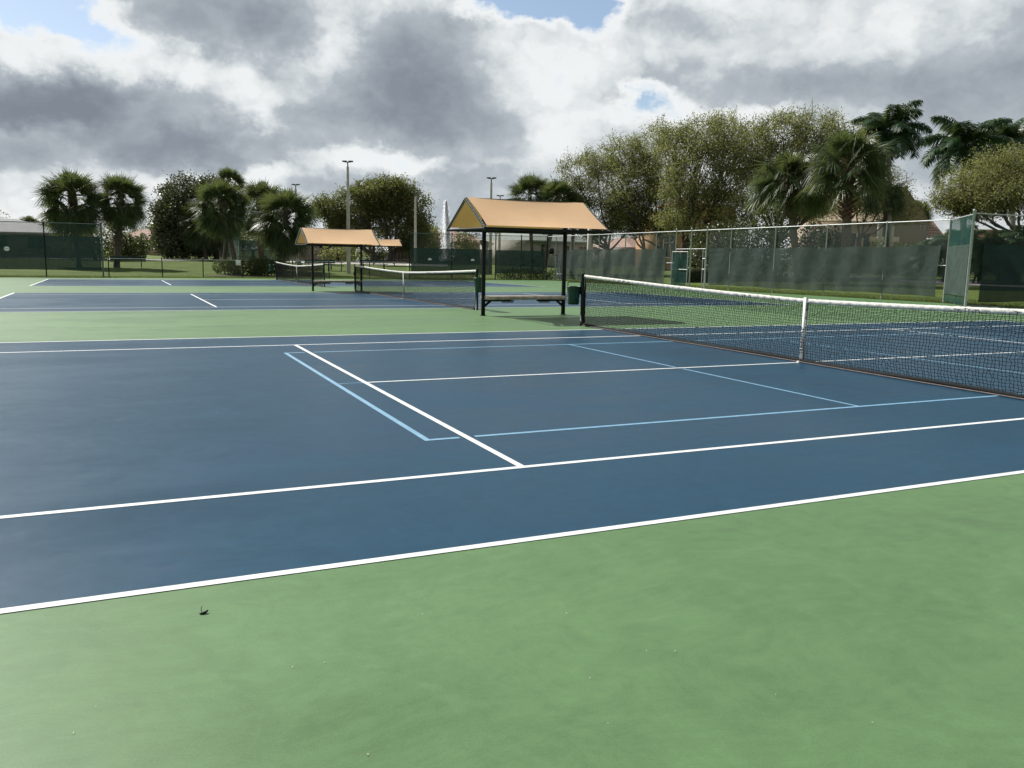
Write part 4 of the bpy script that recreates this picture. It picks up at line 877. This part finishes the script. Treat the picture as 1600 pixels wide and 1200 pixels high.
b = B(1480, 86); r = thing('cream_wall', 'small cream stucco wall with a round dark opening, left of the angled fence panel', 'wall', tuple(b), -.41)
zt2 = lambda py: 1.45+(412-py)*86/FPX-b.z
g = G(); g.box((0, 0, zt2(367)/2), (1.05, .4, zt2(367))); part('wall', g, MT['trim'], r); g = G(); g.box((0, 0, zt2(366)), (1.2, .5, .1)); part('coping', g, MT['creamroof'], r)
g = G(); g.poly([(.1+.2*math.cos(a), -.205, zt2(374)+.2*math.sin(a)) for a in np.linspace(0, 6.283, 13)[:-1]]); part('opening', g, MT['glass'], r)
b = B(1545, 90); r = thing('cream_house', 'cream walled house glimpsed behind the palm clumps at the right', 'building', tuple(b), -.4)
g = G(); g.box((0, 0, 1.7), (11, 6, 3.4)); part('wall', g, MT['trim'], r); g = G(); hip_roof(g, 11, 6, 3.4, 1.4); part('roof', g, MT['tile'], r)
# picket fence far centre
b = B(634, 108); r = thing('rail_fence', 'pale upright rail fence behind the smallest shelter', 'fence', (b.x, b.y, b.z), -.4)
g = G()
for q in range(9): g.box((q*.42-1.9, 0, 1.2), (.07, .07, 2.4))
for zz in (.35, 1.85): g.box((0, -.06, zz), (4.2, .05, .09))
part('rails', g, MT['greywall'], r); g = G(); g.box((0, .2, 1.2), (4.2, .06, 2.3)); part('backing', g, MT['brownwall'], r)
# second set of fences beyond the left palms
r = thing('inner_fence', 'distant green fence with dark windscreen behind the palm cluster', 'fence')
a0 = B(341, 96); a1 = B(374, 78); a2 = B(452, 90)
def seg(nm, p, q, z0, z1, mat, base=0):
    g = G(); g.add([(p.x, p.y, base+z0), (q.x, q.y, base+z0), (q.x, q.y, base+z1), (p.x, p.y, base+z1)], [[0, 1, 2, 3]]); L_ = (p-q).length; g.uv = [(0, z0), (L_, z0), (L_, z1), (0, z1)]; part(nm, g, mat, r)
seg('windscreen', a0, a1, 0, 2.9, MT['tealscreen'], .1); seg('chain_link', a1, a2, 2.2, 3.2, MT['chain'], .1); seg('windscreen', a1, a2, .2, 2.25, MT['screenshaded'], .1)
for p in (a0, a0.lerp(a1, .35), a0.lerp(a1, .7), a1, a1.lerp(a2, .5), a2):
    g = G(); g.tube([(p.x, p.y, -.1), (p.x, p.y, 3.25)], .04, 6); part('fence_post', g, MT['greenrail'], r, True)
for p, q in ((a0, a1), (a1, a2)): g = G(); g.tube([(p.x, p.y, 3.2), (q.x, q.y, 3.2)], .035, 6); part('top_rail', g, MT['galv'], r, True)
# benches beyond the fences
def make_bench():
    r = thing('park_bench', 'long dark green bench beside the second palm, behind the low fence', 'bench', group='green benches behind the low fence')
    for z in (.62, .78): 
        g = G(); g.box((0, .22, z), (2.6, .05, .14)); part('back_slat', g, MT['benchgreen'], r)
    g = G(); g.box((0, -.02, .45), (2.6, .42, .05)); part('seat', g, MT['benchgreen'], r)
    for s in (-1, 1):
        g = G(); g.beam((s*.95, -.15, 0), (s*.95, -.15, .44), .06, .06); g.beam((s*.95, .2, 0), (s*.95, .25, .85), .06, .06); g.box((s*.95, .03, .02), (.06, .5, .04)); part('leg', g, MT['blackmetal'], r)
    return r
bn = make_bench(); p = B(200, 67); bn.location = (p.x, p.y, p.z+.05); bn.rotation_euler.z = 0
p = B(500, 74); dup(bn, p, 'dark green bench seen through the left half of the second shelter', rz=-.1)
p = B(584, 78); dup(bn, p, 'dark green bench seen through the farthest right gap under the second shelter', rz=-.1)
r = thing('picnic_table', 'dark picnic table behind the low fence, left of the tallest light pole', 'table', tuple(B(523, 72)), -.2)
g = G(); g.box((0, 0, .74), (1.5, .7, .05)); part('tabletop', g, MT['benchgreen'], r)
for s in (-1, 1):
    g = G(); g.box((0, s*.6, .45), (1.5, .26, .04)); part('seat', g, MT['benchgreen'], r)
    g = G(); g.beam((s*.55, -.6, 0), (s*.55, .2, .72), .05, .05); g.beam((s*.55, .6, 0), (s*.55, -.2, .72), .05, .05); g.beam((s*.55, -.62, .42), (s*.55, .62, .42), .05, .05); part('leg', g, MT['blackmetal'], r)
# ------------------------------------------------------------------ paths, road, lake, fountain
def strip(name, pts, wd, mat, h=.004):
    g = G(); V = []
    for k, (x, y) in enumerate(pts):
        a = Vector(pts[max(0, k-1)]); b = Vector(pts[min(len(pts)-1, k+1)]); d = (b-a).normalized(); n = Vector((-d.y, d.x))*wd/2
        for s in (1, -1): qx, qy = x+n.x*s, y+n.y*s; V.append((qx, qy, tz(qx, qy)+h))
    g.add(V, [[2*k, 2*k+1, 2*k+3, 2*k+2] for k in range(len(pts)-1)]); return struct(name, g, mat)
def pxl(lst, n=40):
    P = [B(a, d).xy for a, d in lst]; o = []
    for a, b in zip(P[:-1], P[1:]):
        for k in range(n): o.append(tuple(a.lerp(b, k/n)))
    o.append(tuple(P[-1])); return o
strip('far_path', pxl([(-160, 86), (110, 84), (330, 90), (700, 92)]), 7.5, MT['concrete'], .03)
strip('road', pxl([(2400, 40), (1750, 46), (1480, 58), (1200, 84), (1000, 120)]), 6.5, MT['asphalt'], .05)
strip('kerb', pxl([(2400, 37.5), (1750, 43), (1480, 54.5), (1200, 80), (1000, 114)]), .35, MT['curb'], .12)
strip('kerb', pxl([(2400, 43.5), (1750, 50), (1480, 62.5), (1200, 89), (1000, 126)]), .35, MT['curb'], .12)
a = B(390, 58.5); g = G(); g.poly([(a.x+2.9*math.cos(t)*(1+.1*math.sin(3*t)), a.y+1.7*math.sin(t), tz(a.x, a.y)+.03) for t in np.linspace(0, 6.283, 22)[:-1]]); struct('planting_bed', g, MT['mulch'])
p = B(760, 125); g = G(); g.poly([(p.x+34*math.cos(t), p.y+22*math.sin(t), tz(p.x, p.y)+.015) for t in np.linspace(0, 6.283, 40)[:-1]]); struct('lake_water', g, MT['water'])
p = B(697, 112); r = thing('fountain', 'tall white fountain jet rising behind the middle back fence', 'fountain', tuple(p))
g = G(); g.lathe([(0, 0), (.9, 0), (.9, .25), (.5, .35), (.12, .4), (0, .4)], n=14); part('nozzle_float', g, MT['greenrail'], r, True)
H = W(692, 318, 112).z-p.z; n = 20000; t = rng.uniform(0, 1, n)**.85; z = H*t; rad = (.16+.95*(1-t)**.8)*np.abs(rng.normal(0, .5, n)); a = rng.uniform(0, 6.283, n)
core = rng.uniform(size=n) < .55; rad[core] = (.06+.22*(1-t[core]))*np.abs(rng.normal(0, .8, core.sum()))
x0 = -.12*t**2
C = np.stack([rad*np.cos(a)+x0+.25*(1-t), rad*np.sin(a), z+.3], -1); s_ = rng.uniform(.012, .042, n)[:, None]; e1 = np.array([[1., 0, 0]])*s_; e2 = np.array([[0, 0, 1.]])*s_*rng.uniform(1, 3.5, (n, 1)); e3 = np.array([[0, 1., 0]])*s_
V = np.stack([C-e2, C+e1, C+e2, C-e1, C+e3, C-e3], 1); b_ = np.arange(n)[:, None]*6; g = G(); g.add(V, np.concatenate([b_+np.array([[0, 1, 2, 3]]), b_+np.array([[0, 4, 2, 5]])])); part('water_jet', g, MT['spray'], r)
# ------------------------------------------------------------------ grass tufts along the fences
g = G(); n = 60000; Cc = np.zeros((n, 3)); half = n//2
Cc[:half, 0] = rng.uniform(-22, 20, half); Cc[:half, 1] = rng.uniform(51.05, 56, half)
Cc[half:, 0] = rng.uniform(19.33, 24, n-half); Cc[half:, 1] = rng.uniform(10, 52, n-half)
Cc[:, 2] = [tz(x, y)-.01 for x, y in Cc[:, :2]]
hh = rng.uniform(.03, .10, n); a = rng.uniform(0, 6.28, n); wv = np.stack([np.cos(a), np.sin(a), 0*a], -1)*.012; le = rng.normal(0, .03, (n, 3)); le[:, 2] = hh
g.add(np.stack([Cc-wv, Cc+wv, Cc+le], 1), np.arange(n)[:, None]*3+np.arange(3)[None]); o = part('grass', g, MT['blade']); o['kind'] = 'stuff'
# ------------------------------------------------------------------ litter on the court
def gp(px, py):
    d = ray(px, py); t = -CZ/d.z; return Vector((CX+d.x*t, CY+d.y*t, 0))
p = gp(319, 958); g = G(); th = np.linspace(-.2, 1, 9)
g.tube([(p.x-.014+.030*q, p.y-.008+.014*q*q-.006*q, .004+.008*max(0, q)**3) for q in th], [.001, .003, .004, .005, .0055, .0055, .005, .004, .001], 6)
g.tube([(p.x-.008, p.y-.004, .004), (p.x-.010, p.y+.02, .010), (p.x-.004, p.y+.035, .018)], [.002, .0017, .001], 5)
tag(part('twig', g, MT['blackmetal']), 'small dark curled twig lying on the green surface near the left', 'twig')
MT['flake'] = plain('pale dry leaf flake', (.55, .55, .42), .8, .2, 20)
for (px, py) in ((507, 1036), (457, 1043), (165, 934), (150, 1105), (885, 959), (1010, 1018), (1055, 1018), (922, 1060), (1212, 1086), (1363, 1130), (1549, 870), (575, 1180), (115, 1146), (660, 960), (950, 1131), (1090, 870)):
    p = gp(px, py); a = random.uniform(0, 6.28); s = random.uniform(.0025, .0055); g = G(); dx, dy = math.cos(a)*s, math.sin(a)*s
    g.add([(p.x-dx, p.y-dy, .003), (p.x+dy*.35, p.y-dx*.35, .0045), (p.x+dx, p.y+dy, .004), (p.x-dy*.35, p.y+dx*.35, .0045)], [[0, 1, 2, 3]])
    g.add([(p.x-dx, p.y-dy, .002), (p.x+dy*.35, p.y-dx*.35, .002), (p.x+dx, p.y+dy, .002), (p.x-dy*.35, p.y+dx*.35, .002)], [[3, 2, 1, 0]])
    tag(part('leaf_flake', g, MT['flake']), 'tiny pale dry flake lying on the green court surround', 'litter', 'pale flakes scattered on the green surface')
